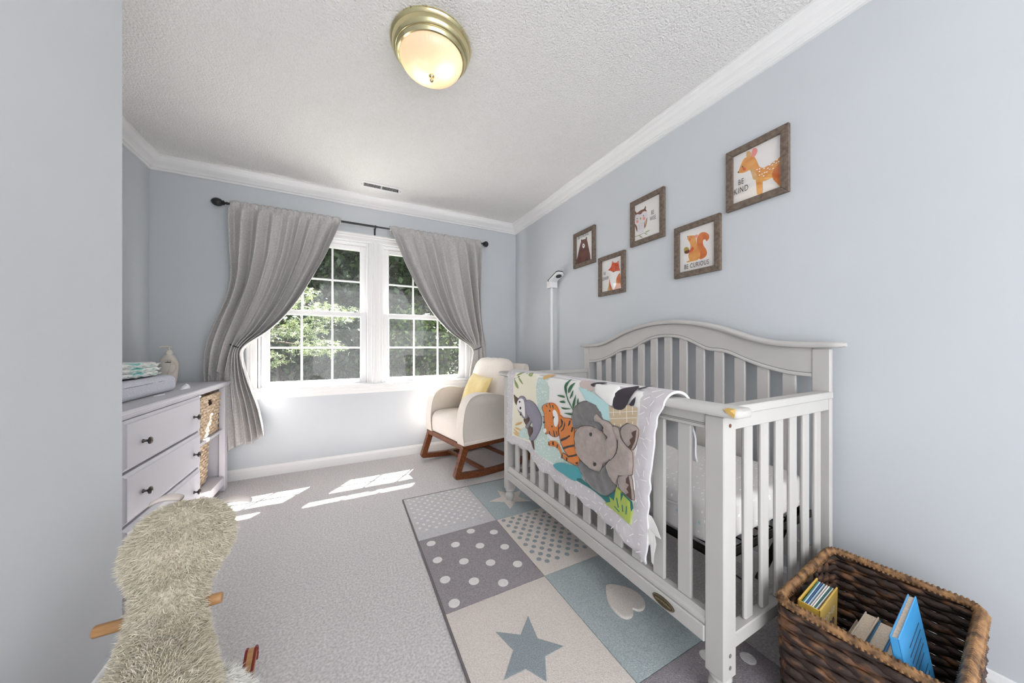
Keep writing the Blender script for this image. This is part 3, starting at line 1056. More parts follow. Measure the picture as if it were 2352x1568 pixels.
p.shape('branch', zO, [(245, 1216), (300, 1200), (360, 1180), (460, 1135), (480, 1110), (478, 1130), (450, 1150), (370, 1190), (300, 1208), (246, 1224)], wc('ink_twig', (150, 130, 110), (120, 104, 88)))
p.shape('leaf', zO, [(512, 1115), (560, 1080), (622, 1058), (590, 1090), (545, 1112)], GRN)
p.shape('leaf', zO, [(490, 1125), (530, 1130), (568, 1160), (530, 1158)], GRN)
p.shape('leaf', zO, [(384, 1180), (420, 1195), (462, 1230), (420, 1232), (395, 1210)], GRN)
for a, b in ((370, 950), (398, 972), (410, 915), (450, 910), (445, 960), (470, 985), (360, 1020), (400, 1040), (438, 1022)):
    p.shape('speckle', zO, ell(a, b, 5, 6, 6), M['ink_twig'], False)
p.words('BE', zO, (688, 668), 92, .5)
p.words('WISE', zO, (694, 795), 92, .5)
p.glaze()

p = Picture('brown framed squirrel print, low and right of the fox', .980, 1.240, 1.4605, 1.7555)
p.shape('tail', zA, [(1885, 430), (1896, 370), (1935, 322), (1990, 311), (2036, 332), (2052, 372), (2040, 412), (2012, 434), (2004, 412), (1980, 412), (1966, 440), (1976, 490), (2008, 540), (2022, 590), (2006, 640), (1962, 670), (1920, 674), (1915, 600), (1900, 530), (1886, 480)], ORB)
p.shape('squirrel', zA, [(1757, 402), (1760, 375), (1780, 360), (1850, 357), (1866, 378), (1876, 430), (1890, 500), (1925, 570), (1932, 620), (1920, 660), (1890, 690), (1840, 702), (1790, 712), (1755, 722), (1748, 710), (1785, 692), (1775, 660), (1772, 620), (1786, 580), (1800, 520), (1795, 470), (1775, 430)], ORA)
p.shape('ear', zA, [(1862, 378), (1860, 352), (1896, 345), (1894, 372), (1876, 388)], PINK)
p.shape('arm', zA, [(1835, 510), (1842, 545), (1800, 585), (1760, 600), (1745, 588), (1785, 560), (1812, 525)], RED)
p.shape('acorn', zA, ell(1748, 552, 35, 40), OLV, False)
p.shape('acorn_cup', zA, [(1718, 575), (1752, 560), (1782, 550), (1780, 580), (1752, 602), (1726, 598)], BRN)
p.shape('cheek', zA, ell(1794, 412, 10, 14), RED, False)
p.shape('eye', zA, ell(1809, 378, 5, 5), 'ink', False)
p.shape('nose', zA, ell(1764, 372, 6, 7), 'ink', False)
p.words('BE CURIOUS', zA, (1878, 752), 62, .62)
p.glaze()

p = Picture('brown framed fawn print, highest and farthest right of the prints', .6905, .9505, 1.7435, 2.0425)
p.shape('fawn', zD, [(350, 855), (390, 740), (420, 670), (470, 630), (520, 615), (575, 622), (610, 670), (640, 740), (670, 780), (720, 780), (800, 740), (870, 690), (920, 658), (965, 650), (966, 1035), (900, 1000), (862, 962), (840, 930), (780, 955), (735, 975), (702, 990), (700, 1145), (630, 1170), (616, 1140), (600, 960), (566, 950), (545, 880), (520, 820), (470, 840), (420, 858), (380, 860)], ORA)
p.shape('chest', zD, [(524, 812), (560, 800), (600, 860), (640, 940), (600, 955), (566, 950), (545, 880)], TAN)
p.shape('ear', zD, [(470, 625), (470, 565), (500, 545), (530, 560), (536, 600), (512, 622)], TAN)
p.shape('ear', zD, [(540, 606), (546, 550), (570, 506), (605, 503), (628, 525), (620, 570), (590, 620), (565, 628)], PINK)
p.shape('haunch', zD, [(966, 740), (900, 770), (850, 840), (838, 890), (860, 960), (920, 1015), (966, 1032)], ORB)
p.shape('cheek', zD, ell(438, 803, 22, 22), RED, False)
p.shape('eye', zD, ell(417, 773, 7, 11), 'ink', False)
p.shape('nose', zD, ell(352, 850, 8, 12), 'ink', False)
for a, b in ((725, 795), (780, 793), (845, 745), (870, 710), (808, 745), (660, 840), (662, 803), (735, 860), (720, 905), (905, 720), (915, 675), (810, 810), (700, 880), (860, 800), (940, 700), (665, 895), (770, 850), (630, 815)):
    p.shape('spot', zD, ell(a, b, 15, 7, 8, -.5), WHT, False)
p.words('BE', zD, (398, 995), 78, .6)
p.words('KIND', zD, (400, 1110), 84, .6)
p.glaze()

# ------------------------------------------------------------------ camera monitor on its floor stand
mon = thing('camera_stand', 'white baby monitor camera on a tall pole behind the crib', 'baby monitor', (1.675, 2.455, 0))
mx, my = 1.675, 2.455
MB().box(mx - .10, mx + .045, my - .05, my + .05, .001, .012, .004).build('base', 'white_pl', mon)
MB().tube([(mx, my, .01), (mx, my, 1.255)], .0125, 14).tube([(mx, my, 1.25), (mx, my, 1.605)], .0115, 14).build('pole', 'white_pl', mon, smooth=True, angle=40)
mb = MB().prism([(mx + .035, my + .035, 1.60), (mx + .035, my + .035, 1.685), (mx - .005, my + .035, 1.70), (mx - .03, my + .035, 1.66), (mx - .03, my + .035, 1.60)], (0, 0, 0), (0, -.075, 0))
mb.build('mount', 'white_pl', mon)
MB().tube([(mx - .02, my - .005, 1.65), (mx - .045, my - .02, 1.665)], .012, 10).build('hinge', 'black_pl', mon, smooth=True)
A_ = Vector((mx - .012, my - .012, 1.640))
D_ = Vector((-.03, -.92, .34)).normalized()
S_ = Vector((1, -.03, 0)).normalized()
N_ = S_.cross(D_).normalized()
if N_.z < 0: N_ = -N_


def slab(l0, l1, w_, n0, n1, b=.014):
    out = []
    for n_ in (n0, n1):
        ring = []
        for (a, c) in ((l0, -w_ + b), (l0 + b, -w_), (l1 - b, -w_), (l1, -w_ + b), (l1, w_ - b), (l1 - b, w_), (l0 + b, w_), (l0, w_ - b)):
            ring.append(A_ + D_ * a + S_ * c + N_ * n_)
        out.append(ring)
    return MB().rings(out)


slab(-.01, .165, .036, 0, .020).build('camera_body', 'white_pl', mon)
slab(-.008, .168, .0365, .020, .028).build('camera_top', 'black_pl', mon)
cc = A_ + D_ * .128 - N_ * .001
lens = MB()
lens.rings([[cc + (D_ * math.cos(a) + S_ * math.sin(a)) * r - N_ * h for a in [2 * PI * k / 20 for k in range(20)]] for r, h in ((.026, 0), (.025, .006), (.018, .007), (.014, .004))])
lens.build('lens', 'glass_lens', mon, smooth=True, angle=40)

# ------------------------------------------------------------------ crib
crib = thing('crib', 'grey painted wooden crib with arched back against the blue wall', 'crib', (1.32, 1.262, 0))
CF, CY0, CY1 = .960, .538, 1.984     # front face, near end, far end
PW = .056
YS = [.671 + .09625 * k for k in range(13)]


def post(x0, x1, y0, y1, z1):
    q = MB().box(x0, x1, y0, y1, .095, z1, .003).build('post', 'crib', crib)
    cx, cy, r = (x0 + x1) / 2, (y0 + y1) / 2, (y1 - y0) / 2
    MB().lathe([(.001, .0112), (.62 * r, .0112), (.74 * r, .0125), (.74 * r, .015), (.62 * r, .018), (.66 * r, .022), (.98 * r, .034), (1.12 * r, .048), (1.08 * r, .060), (.80 * r, .071), (.72 * r, .076),
                (1.02 * r, .081), (1.08 * r, .087), (1.0 * r, .093), (.9 * r, .0965), (.001, .0965)], (cx, cy, 0), 28).build('foot', 'crib', q, smooth=True, angle=60)
    return q


pn = post(CF, CF + .062, CY0, CY0 + PW, .860)
post(CF, CF + .062, CY1 - PW, CY1, .860)
BX = 1.660
for y0 in (CY0, CY1 - PW):
    b = MB().box(BX, BX + .024, y0, y0 + PW, .0015, 1.056, .003).build('post', 'crib', crib)
for z in (.834, .165, .13):
    MB().lathe([(.0058, 0), (.0058, .0015), (.001, .0015)], (CF + .030, CY0 - .0012, z), 14, axis=1).build('screw_hole', 'walnut' if z > .5 else 'crib_line', pn)

# front: cap rail, top rail, lower rail, slats
cap = [(.945, .864), (.938, .868), (.935, .876), (.937, .885), (.944, .891), (.955, .893), (1.000, .893), (1.014, .891), (1.021, .884), (1.021, .868), (1.015, .864)]
ends = [(CY0 - .050, .55), (CY0 - .044, .86), (CY0 - .036, 1.0), (CY1 + .036, 1.0), (CY1 + .044, .86), (CY1 + .050, .55)]
cxm, czm = .978, .8785
cr_ = MB().rings([[(cxm + (x - cxm) * s_, y, czm + (z - czm) * s_) for x, z in cap] for y, s_ in ends]).build('front_cap_rail', 'crib', crib, smooth=True, angle=40)
MB().add([(.9345, CY0 - .012, .888), (.9345, CY0 - .030, .8885), (.9350, CY0 - .0425, .879), (.9350, CY0 - .0400, .868), (.9335, CY0 - .022, .8795), (.946, CY0 - .0385, .8925), (.948, CY0 - .018, .8935)],
         [(0, 1, 4), (1, 2, 4), (2, 3, 4), (4, 3, 0), (0, 6, 1), (6, 5, 1), (1, 5, 2)]).build('chipped_corner', 'bare_wood', cr_, label='bare chipped wood at the rail end')
tr_ = MB().box(CF + .006, CF + .034, CY0 + PW, CY1 - PW, .815, .866, .003).build('front_top_rail', 'crib', crib)
MB().box(CF + .0045, CF + .0062, CY0 + PW, CY1 - PW, .831, .8325).box(CF + .0045, CF + .0062, CY0 + PW, CY1 - PW, .8265, .8275).build('groove_shade', 'crib_line', tr_)  # dark strips on the rail face paint the shade of grooves
lr = MB().box(CF - .004, CF + .030, CY0 + PW, CY1 - PW, .172, .221, .003).build('front_lower_rail', 'crib', crib)
MB().rings([[(x, y, z) for x, z in ((CF + .004, .2215), (CF + .001, .226), (CF + .001, .236), (CF + .006, .243), (CF + .012, .258), (CF + .034, .258), (CF + .034, .2215))] for y in (CY0 + PW, CY1 - PW)]).build('lower_rail_moulding', 'crib', lr)
sl = MB().box(-.007, .007, -.024, .024, 0, .560, .004).build('front_slat', 'crib', crib, local=True)
ox, oy, _ = crib.location
sl.location = (CF + .021 - ox, YS[0] - oy, .257)
for y in YS[1:]:
    dup_at(sl, crib, (CF + .021 - ox, y - oy, .257))

# headboard
dd_ = [0, .05, .1, .15, .2, .25, .3, .35, .4, .45, .5, .55, .6, .65, .70]
tz_ = [1.193, 1.192, 1.188, 1.182, 1.173, 1.161, 1.147, 1.129, 1.109, 1.090, 1.075, 1.065, 1.060, 1.058, 1.058]
lz_ = [1.121, 1.118, 1.109, 1.091, 1.066, 1.0425, 1.041, 1.031, 1.0075, .986, .969, .9555, .946, .9425, .9425]
HC = 1.261
ys_ = [HC - .723 + 1.446 * k / 96 for k in range(97)]
zt = lambda y: float(np.interp(abs(y - HC), dd_, tz_))
zl = lambda y: float(np.interp(abs(y - HC), dd_, lz_))


def smooth_f(f, y):
    return sum(f(y + d * .012) for d in (-1, 0, 1)) / 3


hy0, hy1 = CY0 + PW, CY1 - PW
hys = [hy0 + (hy1 - hy0) * k / 96 for k in range(97)]
hb = MB().rings([[(BX + .004, y, smooth_f(zl, y)), (BX + .004, y, smooth_f(zt, y)), (BX + .022, y, smooth_f(zt, y)), (BX + .022, y, smooth_f(zl, y))] for y in hys]).build('headboard_panel', 'crib', crib)
MB().rings([[(BX + .004, y, smooth_f(zl, y) - .001), (BX - .002, y, smooth_f(zl, y) + .001), (BX - .003, y, smooth_f(zl, y) + .009), (BX + .000, y, smooth_f(zl, y) + .014), (BX + .004, y, smooth_f(zl, y) + .015)] for y in hys]).build('bead', 'crib', hb, smooth=True, angle=60)
MB().rings([[(BX + .0035, y, smooth_f(zl, y) + .0152), (BX + .0035, y, smooth_f(zl, y) + .0172), (BX + .0045, y, smooth_f(zl, y) + .0172), (BX + .0045, y, smooth_f(zl, y) + .0152)] for y in hys]).build('groove_shade', 'crib_line', hb)  # thin dark strip paints the shade line beside the bead
cys = [CY0 - .040 + (CY1 - CY0 + .080) * k / 110 for k in range(111)]
cp = [(-.026, .002), (-.030, .008), (-.030, .016), (-.026, .022), (-.016, .025), (.022, .025), (.028, .020), (.028, .004), (.022, .0)]
rg = []
for k, y in enumerate(cys):
    e = min(k, 110 - k)
    s_ = (.55, .85, .97)[e] if e < 3 else 1.0
    z = smooth_f(zt, y)
    rg.append([(BX + .012 + a * s_, y, z + .0125 + (b - .0125) * s_) for a, b in cp])
MB().rings(rg).build('headboard_cap', 'crib', crib, smooth=True, angle=50)
for y in YS:
    z1 = zl(y)
    MB().box(BX + .005, BX + .019, y - .024, y + .024, .257, z1 + .004, .003).build('headboard_slat', 'crib', crib)
MB().box(BX + .002, BX + .024, hy0, hy1, .172, .258, .003).build('headboard_lower_rail', 'crib', crib)

# ends
sx0, sx1 = CF + .062, BX
side = None
for y0, s_ in ((CY0, 1), (CY1, -1)):
    ya, yb = (y0 + .004, y0 + .034) if s_ > 0 else (y0 - .034, y0 - .004)
    yc0, yc1 = (y0 - .003, y0 + .040) if s_ > 0 else (y0 - .040, y0 + .003)
    MB().box(sx0 - .02, BX + .022, yc0, yc1, .8625, .8885, .003).build('end_cap_rail', 'crib', crib)
    MB().box(sx0, BX, ya, yb, .818, .863, .002).build('end_top_rail', 'crib', crib)
    MB().box(sx0, BX + .002, ya - .002, yb + .002, .172, .216, .003).build('end_lower_rail', 'crib', crib)
    for k in range(6):
        x = 1.118 + .0955 * k
        if side is None:
            side = MB().box(-.022, .022, -.0075, .0075, 0, .605, .005).build('end_slat', 'crib', crib, local=True)
            side.location = (x - ox, (ya + yb) / 2 - oy, .2155)
        else:
            dup_at(side, crib, (x - ox, (ya + yb) / 2 - oy, .2155))

# oval maker's badge on the lower rail
bg = MB().prism([(CF - .0040, .733 + .042 * math.cos(a), .196 + .0165 * math.sin(a)) for a in [2 * PI * k / 32 for k in range(32)]], (0, 0, 0), (-.003, 0, 0)).build('badge', 'badge', crib, label='small oval bronze maker badge')
MB().tube([(CF - .0072, .733 + .039 * math.cos(a), .196 + .0142 * math.sin(a)) for a in [2 * PI * k / 40 for k in range(40)]], .0009, 6, loop=True).build('badge_rim', 'badge_hi', bg)
em = MB()
for k in range(13):
    a = -.029 + .0048 * k
    z = .1945 + .003 * (1 - (a / .032) ** 2)
    em.box(CF - .0078, CF - .0069, .733 - a - .0014, .733 - a + .0012, z - .0022 - .0008 * (k % 3), z + .0022 + .0008 * (k % 2), .0003)
em.build('worn_emblem', 'badge_hi', bg)

# mattress support
sp = MB()
for (x0, x1, y0, y1) in ((1.030, 1.060, .60, 1.92), (1.605, 1.635, .60, 1.92)):
    sp.box(x0, x1, y0, y1, .390, .394).box((x0 if x0 < 1.2 else x1 - .003), (x0 + .003 if x0 < 1.2 else x1), y0, y1, .390, .418)
for (y0, y1) in ((.585, .615), (1.905, 1.935)):
    sp.box(1.030, 1.635, y0, y1, .390, .394).box(1.030, 1.635, (y0 if y0 < 1 else y1 - .003), (y0 + .003 if y0 < 1 else y1), .390, .418)
for k in range(9):
    x = 1.09 + .062 * k
    sp.tube([(x, .60, .395), (x, 1.92, .395)], .0028, 6)
for k in range(6):
    sp.tube([(1.04, .72 + .22 * k, .395), (1.62, .72 + .22 * k, .395)], .0028, 6)
su = sp.build('mattress_support', 'black_metal', crib, label='black metal spring frame under the mattress')
for y in (.64, 1.88):
    MB().prism([(1.04, y - .012, .39), (1.04, y + .012, .39), (1.30, y + .012, .20), (1.30, y - .012, .20)], (0, 0, 0), (0, 0, -.004)) \
        .prism([(1.62, y - .012, .39), (1.62, y + .012, .39), (1.36, y + .012, .20), (1.36, y - .012, .20)], (0, 0, 0), (0, 0, -.004)).build('hook_bar', 'black_metal', su)

# mattress with fitted sheet
mat_o = thing('mattress', 'crib mattress in a pale fitted sheet with white dash print', 'mattress', (1.325, 1.262, .419))


def soft_box(x0, x1, y0, y1, z0, z1, r, nx=20, ny=30, crown=.0, wr=0.0, e=.3):
    """superellipsoid-like cushion"""
    cx, cy, cz = (x0 + x1) / 2, (y0 + y1) / 2, (z0 + z1) / 2
    a, b, c = (x1 - x0) / 2, (y1 - y0) / 2, (z1 - z0) / 2
    R = []
    nb = 7
    prof = []
    for k in range(nb):
        t = PI / 2 * k / (nb - 1)
        prof.append((r * (1 - math.sin(t)), -c + r * (1 - math.cos(t))))
    prof = prof[::1] + [(p_[0], -p_[1]) for p_ in prof[::-1]]
    n = 80
    for ins, z in prof:
        ring = []
        for k in range(n):
            u = k / n * 4
            sd, f = int(u), u - int(u)
            A, B, rr = a - ins, b - ins, min(r * 1.6, a - ins, b - ins)
            pts = [(A, -B), (A, B), (-A, B), (-A, -B)]
            p0, p1 = pts[sd], pts[(sd + 1) % 4]
            q = (p0[0] + (p1[0] - p0[0]) * f, p0[1] + (p1[1] - p0[1]) * f)
            # round plan corners
            sx, sy = (1 if q[0] > 0 else -1), (1 if q[1] > 0 else -1)
            ex, ey = abs(q[0]) - (A - rr), abs(q[1]) - (B - rr)
            if ex > 0 and ey > 0:
                m_ = max(ex, ey)
                h = math.hypot(ex, ey)
                q = (sx * (A - rr + ex * m_ / h), sy * (B - rr + ey * m_ / h))
            w_ = wr * (math.sin(q[0] * 60 + z * 30) + math.sin(q[1] * 47 + z * 40)) if wr else 0
            ring.append((cx + q[0] + w_, cy + q[1] + w_, cz + z))
        R.append(ring)
    mb = MB().rings(R, True, False)
    # domed top and flat bottom
    top = R[-1]
    base = len(mb.v) - n
    prev = list(range(base, base + n))
    for q in range(1, 7):
        s_ = 1 - q / 6.5
        ring = [(cx + (p_[0] - cx) * s_, cy + (p_[1] - cy) * s_, cz + c + crown * (1 - s_ * s_)) for p_ in top]
        k0 = len(mb.v)
        mb.v += ring
        mb.f += [(prev[j], prev[(j + 1) % n], k0 + (j + 1) % n, k0 + j) for j in range(n)]
        prev = list(range(k0, k0 + n))
    mb.f.append(tuple(prev))
    mb.f.append(tuple(range(n)))
    return mb


soft_box(1.025, 1.645, .604, 1.922, .4195, .552, .028, crown=.006, wr=.0015).build('fitted_sheet', 'sheet', mat_o, smooth=True)
wv = MB()
for k in range(6):
    y0 = .68 + .20 * k
    wv.tube([(1.0215 + .004 * math.sin(j), y0 + .045 * j, .528 - .010 * math.sin(j * .9 + k) - .004 * j) for j in range(5)], [.0015, .004, .005, .004, .0012], 6)
wv.build('fold', 'sheet', mat_o, smooth=True)
mk = MB()
for k in range(34):
    y, z, x = .63 + 1.26 * rng.random(), .43 + .07 * rng.random(), 1.0205
    if k % 2:
        mk.add([(x, y - .004, z - .006), (x, y + .004, z - .003), (x, y + .002, z + .007)], [(0, 1, 2)])
    else:
        xx, yy = 1.06 + .54 * rng.random(), .63 + 1.26 * rng.random()
        mk.add([(xx - .006, yy, .5605), (xx + .006, yy - .004, .5605), (xx, yy + .006, .5605)], [(0, 1, 2)])
mk.build('sheet_print', 'sheet_mark', mat_o, kind='stuff', recalc=False)


# ------------------------------------------------------------------ quilt over the front rail
def z6(x, y): return (1130 + x / 3.136, 820 + y / 3.136)
def z9(x, y): return (1140 + x / 6.818, 850 + y / 6.818)


QX = .927
qy_l = lambda z: float(np.interp(z, [.28, .43, .60, .87, 1.0], [1.915, 1.905, 1.895, 1.868, 1.862]))
qy_r = lambda z: float(np.interp(z, [.28, .39, .59, .81, .87, 1.0], [.800, .790, .775, .742, .715, .695]))
qz_b = lambda s_: float(np.interp(s_, [0, .08, .20, .28, .31, .36, .50, .68, .82, .93, 1.0], [.436, .446, .448, .452, .42, .394, .378, .366, .346, .318, .288]))


def qsurf(y, z, off=0.0):
    """front of the quilt at height z; above the rail it bends over"""
    rip = .003 * math.sin(y * 21 + z * 9) + .0022 * math.sin(z * 38 + y * 14)
    k = min(1.0, max(0.0, (.872 - z) / .12))
    if z <= .868:
        fl_ = .010 * max(0.0, (.5 - z)) * math.sin(y * 33)
        return (QX + rip * k + fl_ + .012 * max(0, .868 - z) / .5 - off, y, z)
    a = (z - .868) / .047
    th = math.asin(min(1.0, a)) if a < 1 else PI / 2 + min((a - 1) * 2.2, PI / 2)
    rx, rz = .052 + off, .045 + off
    return (.979 - rx * math.cos(th), y, .868 + rz * math.sin(th))


quilt = thing('quilt', 'padded baby quilt with elephant, tiger and sloth draped over the crib rail', 'quilt', (.95, 1.33, .88))
NQ, NT_, NO = 100, 46, 14
front = []
for j in range(NT_ + NO + 11):
    row = []
    for i in range(NQ + 1):
        s_ = i / NQ
        if j <= NT_:
            t = j / NT_
            zb = qz_b(s_) + .006 * math.sin(s_ * 60)
            z = zb + (.868 - zb) * t
            y = qy_l(z) + (qy_r(z) - qy_l(z)) * s_
            e = min(s_, 1 - s_) * 1.1
            ed = min(e / .02, t / .03, 1.0)
            sc = .0028 * math.sin(z * 62 + 2 * math.sin(z * 23)) * max(0, 1 - min(s_, 1 - s_) / .03)
            p_ = qsurf(y + sc, z, .006 * math.sqrt(max(ed, 0)) - .002)
        elif j <= NT_ + NO:
            th = PI * (j - NT_) / NO
            z = .868 + .045 * math.sin(th)
            y = qy_l(.90) + (qy_r(.90 + .05 * (j - NT_) / NO) - qy_l(.90)) * s_ - .020 * s_ * (j - NT_) / NO
            p_ = (.979 - .056 * math.cos(th), y, .868 + .049 * math.sin(th))
        else:
            q = (j - NT_ - NO) / 10
            zb = .672 + .03 * math.sin(s_ * 9) - .004
            z = .868 + (zb - .868) * q
            y = qy_l(.90) + (qy_r(.95) - qy_l(.90)) * s_ - .020 * s_ - .018 * q * s_
            p_ = (1.035 + .010 * math.sin(y * 26) + .018 * q + .006 * math.sin(z * 50 + y * 30), y, z)
        row.append(p_)
    front.append(row)
qo = MB().grid(front).build('cover', 'quilt_grey', quilt, smooth=True)
# white backing set just inside the cover, with a rolled edge
nr = len(front)


def back_of(j, i):
    p_ = Vector(front[j][i])
    if j <= NT_: n_ = Vector((1, 0, 0))
    elif j <= NT_ + NO:
        th = PI * (j - NT_) / NO
        n_ = Vector((math.cos(th), 0, -math.sin(th)))
    else: n_ = Vector((-1, 0, 0))
    return p_ + n_ * .009


bk = [[back_of(j, i) for i in range(NQ + 1)] for j in range(nr)]
bm_ = MB().grid(bk)
loop_f = [front[j][0] for j in range(nr)] + [front[nr - 1][i] for i in range(1, NQ + 1)] + [front[j][NQ] for j in range(nr - 2, -1, -1)] + [front[0][i] for i in range(NQ - 1, 0, -1)]
loop_b = [bk[j][0] for j in range(nr)] + [bk[nr - 1][i] for i in range(1, NQ + 1)] + [bk[j][NQ] for j in range(nr - 2, -1, -1)] + [bk[0][i] for i in range(NQ - 1, 0, -1)]
n_ = len(loop_f)
bm_.add(loop_f + loop_b, [(i, (i + 1) % n_, n_ + (i + 1) % n_, n_ + i) for i in range(n_)])
bm_.build('backing', 'quilt_back', quilt, smooth=True)

QC = {k: simple('quilt_' + k, c, .85, bump=.2, bscale=40, bdist=.004, sheen=.2) for k, c in dict(
    white=(248, 246, 242), yellow=(248, 243, 220), brown=(92, 66, 56), tan=(206, 184, 152), aqua=(190, 226, 226),
    orange=(228, 134, 60), black=(58, 54, 52), cowblack=(56, 50, 58), teal=(76, 164, 172), deepteal=(28, 112, 110), lime=(168, 186, 86), green=(48, 104, 66),
    leaf=(146, 164, 96), gold=(222, 180, 112), rose=(204, 188, 182), line=(244, 240, 232), lilac=(150, 146, 160), stitch=(96, 84, 80)).items()}
QC['mint'] = dashes('quilt_mint_print', (206, 226, 218), (244, 248, 244), 70, 70, 70, .30, .85)
QC['taupe'] = mat('quilt_elephant_plush', (174, 159, 151), .95, (162, 147, 139), 40, bump=.3, bscale=24, bdist=.012, sheen=.6)
QC['ear'] = mat('quilt_ear_plush', (116, 113, 112), .95, (104, 101, 100), 40, bump=.3, bscale=24, bdist=.012, sheen=.6)
ZOFF = [.0042]
TOP = {}


def patch(name, f, pts, m, puff=0.0, sm=3, step=.010, lift=None, parent=None, on=None, skirt=False):
    """applique: outline measured on the quilt face, laid on the surface; puff rounds it up"""
    P = smooth_closed(pts, sm) if sm else pts
    Q = []
    for q in P:
        w = measure(0, .925, *f(*q))
        Q.append((w.y, w.z))
    vo, fo, dd = fill(Q, step)
    on = on or parent
    if on is not None and on.name in TOP:
        lift = TOP[on.name] + .0003
    elif lift is None:
        ZOFF[0] += .0002
        lift = ZOFF[0]
    V = []
    for v_, d in zip(vo, dd):
        h = puff * math.sqrt(max(0, 1 - (1 - min(1, d / (puff * 2.2 + 1e-6))) ** 2)) if puff else 0
        h += .18 * puff * math.sin(v_.x * 90) * math.sin(v_.y * 70) if puff and d > .01 else 0
        V.append(qsurf(v_.x, v_.y, lift + h))
    mb = MB().add(V, fo)
    # small skirt so the edge has depth
    n = len(Q)
    if puff or skirt:
        s0 = [qsurf(a, b_, lift) for a, b_ in Q]
        s1 = [qsurf(a, b_, .002) for a, b_ in Q]
        mb.add(s0 + s1, [(i, (i + 1) % n, n + (i + 1) % n, n + i) for i in range(n)])
    o = mb.build(name, QC[m] if isinstance(m, str) else m, parent or quilt, smooth=True, angle=70)
    TOP[o.name] = lift + puff * 1.2
    if puff >= .004 and parent is None:
        MB().tube([qsurf(a, b_, lift + .0012) for a, b_ in Q], .0011, 5, loop=True, up=(1, 0, 0)).build('stitching', QC['stitch'], o, smooth=True)
    return o


pan = patch('centre_panel', z6, [(160, 112), (250, 118), (400, 135), (520, 155), (640, 180), (860, 205), (1098, 232), (1082, 280), (1070, 340), (1062, 420), (1055, 500), (1040, 690), (1015, 850), (1022, 1030), (1000, 1130), (985, 1212), (930, 1150), (870, 1095), (790, 1010), (700, 950), (620, 890), (540, 840), (470, 800), (380, 745), (300, 682), (285, 640), (262, 612), (200, 590), (140, 566), (146, 420), (150, 300), (155, 180)], 'white', 0, 0, .010, skirt=True)
patch('pale_yellow_field', z6, [(162, 116), (325, 130), (318, 330), (300, 520), (272, 610), (145, 565), (152, 300)], 'yellow', 0, 0)
patch('mint_field', z6, [(328, 150), (405, 150), (415, 300), (385, 380), (385, 520), (420, 600), (500, 600), (540, 720), (500, 762), (440, 770), (380, 738), (302, 680), (276, 600), (190, 585), (195, 520), (260, 500), (330, 470), (320, 300)], 'mint', 0, 2)
patch('mint_field', z6, [(500, 590), (600, 620), (630, 790), (500, 760), (480, 680)], 'mint', 0, 2)
# leaves upper left
patch('twig', z9, [(285, 128), (350, 95), (450, 55), (455, 62), (360, 108), (290, 134)], 'green', 0, 0)
for q in ([(288, 130), (310, 170), (345, 225), (356, 288), (318, 262), (292, 200)], [(355, 108), (395, 150), (430, 222), (395, 195), (360, 145)], [(475, 60), (520, 52), (545, 100), (500, 95)], [(318, 90), (345, 50), (400, 38), (360, 75)]):
    patch('leaf', z9, q, 'leaf', 0, 2)
for q in ([(290, 862), (330, 822), (396, 805), (370, 845), (310, 866)], [(285, 895), (340, 905), (378, 952), (320, 930)], [(262, 908), (320, 960), (352, 1010), (300, 975)], [(262, 965), (320, 1000), (350, 1040), (290, 1015)]):
    patch('leaf', z9, q, 'gold', 0, 2)
patch('chick', z9, [(722, 90), (800, 85), (850, 96), (800, 125), (745, 152), (722, 125)], 'gold', 0, 2)
# sloth
sb = patch('branch', z9, [(280, 380), (310, 412), (345, 440), (335, 500), (330, 550), (290, 505), (282, 440)], 'brown', .002, 2)
patch('branch', z9, [(420, 770), (495, 740), (500, 780), (480, 860), (560, 900), (555, 980), (520, 1040), (545, 1100), (580, 1090), (585, 1250), (548, 1160), (530, 1080), (490, 1000), (470, 920), (440, 840)], 'brown', .002, 2)
sbod = patch('sloth_body', z9, [(470, 480), (520, 468), (590, 510), (650, 580), (695, 670), (715, 760), (708, 860), (680, 960), (630, 1050), (590, 1095), (540, 1100), (518, 1065), (545, 1010), (575, 960), (565, 880), (560, 810), (525, 840), (500, 895), (465, 915), (445, 880), (470, 840), (520, 770), (495, 720), (480, 640), (470, 560)], 'lilac', .006, 2)
hd = patch('sloth_head', z9, [(345, 460), (375, 415), (410, 402), (445, 420), (475, 490), (495, 580), (498, 680), (485, 740), (455, 775), (420, 745), (390, 690), (350, 620), (332, 540)], 'lilac', .007, 2, lift=.0065)
sf = patch('sloth_face', z9, [(345, 520), (365, 470), (400, 440), (440, 450), (462, 530), (470, 640), (462, 735), (430, 690), (420, 650), (390, 640), (355, 590)], 'white', 0, 2, on=hd)
for c_ in ((390, 492, 13, 16), (404, 590, 14, 22), (405, 690, 12, 16)):
    patch('sloth_feature', z9, ell(*c_), 'black', 0, 0, on=sf)
sp_ = MB()
for k in range(46):
    a, b_ = (505 + 60 * (k % 12) * .26 + rng.random() * 40, 480 + 22 * (k % 12) + rng.random() * 30) if k < 34 else (540 + rng.random() * 60, 1030 + rng.random() * 50)
    w = measure(0, .925, *z9(a + (k % 3) * 12, b_))
    c0 = [qsurf(w.y + dy_, w.z + dz_, TOP[sbod.name] + .0005) for dy_, dz_ in ((-.0012, -.002), (.0012, -.001), (0, .002))]
    sp_.add(c0, [(0, 1, 2)])
sp_.build('speckles', QC['black'], sbod, recalc=False, kind='stuff')
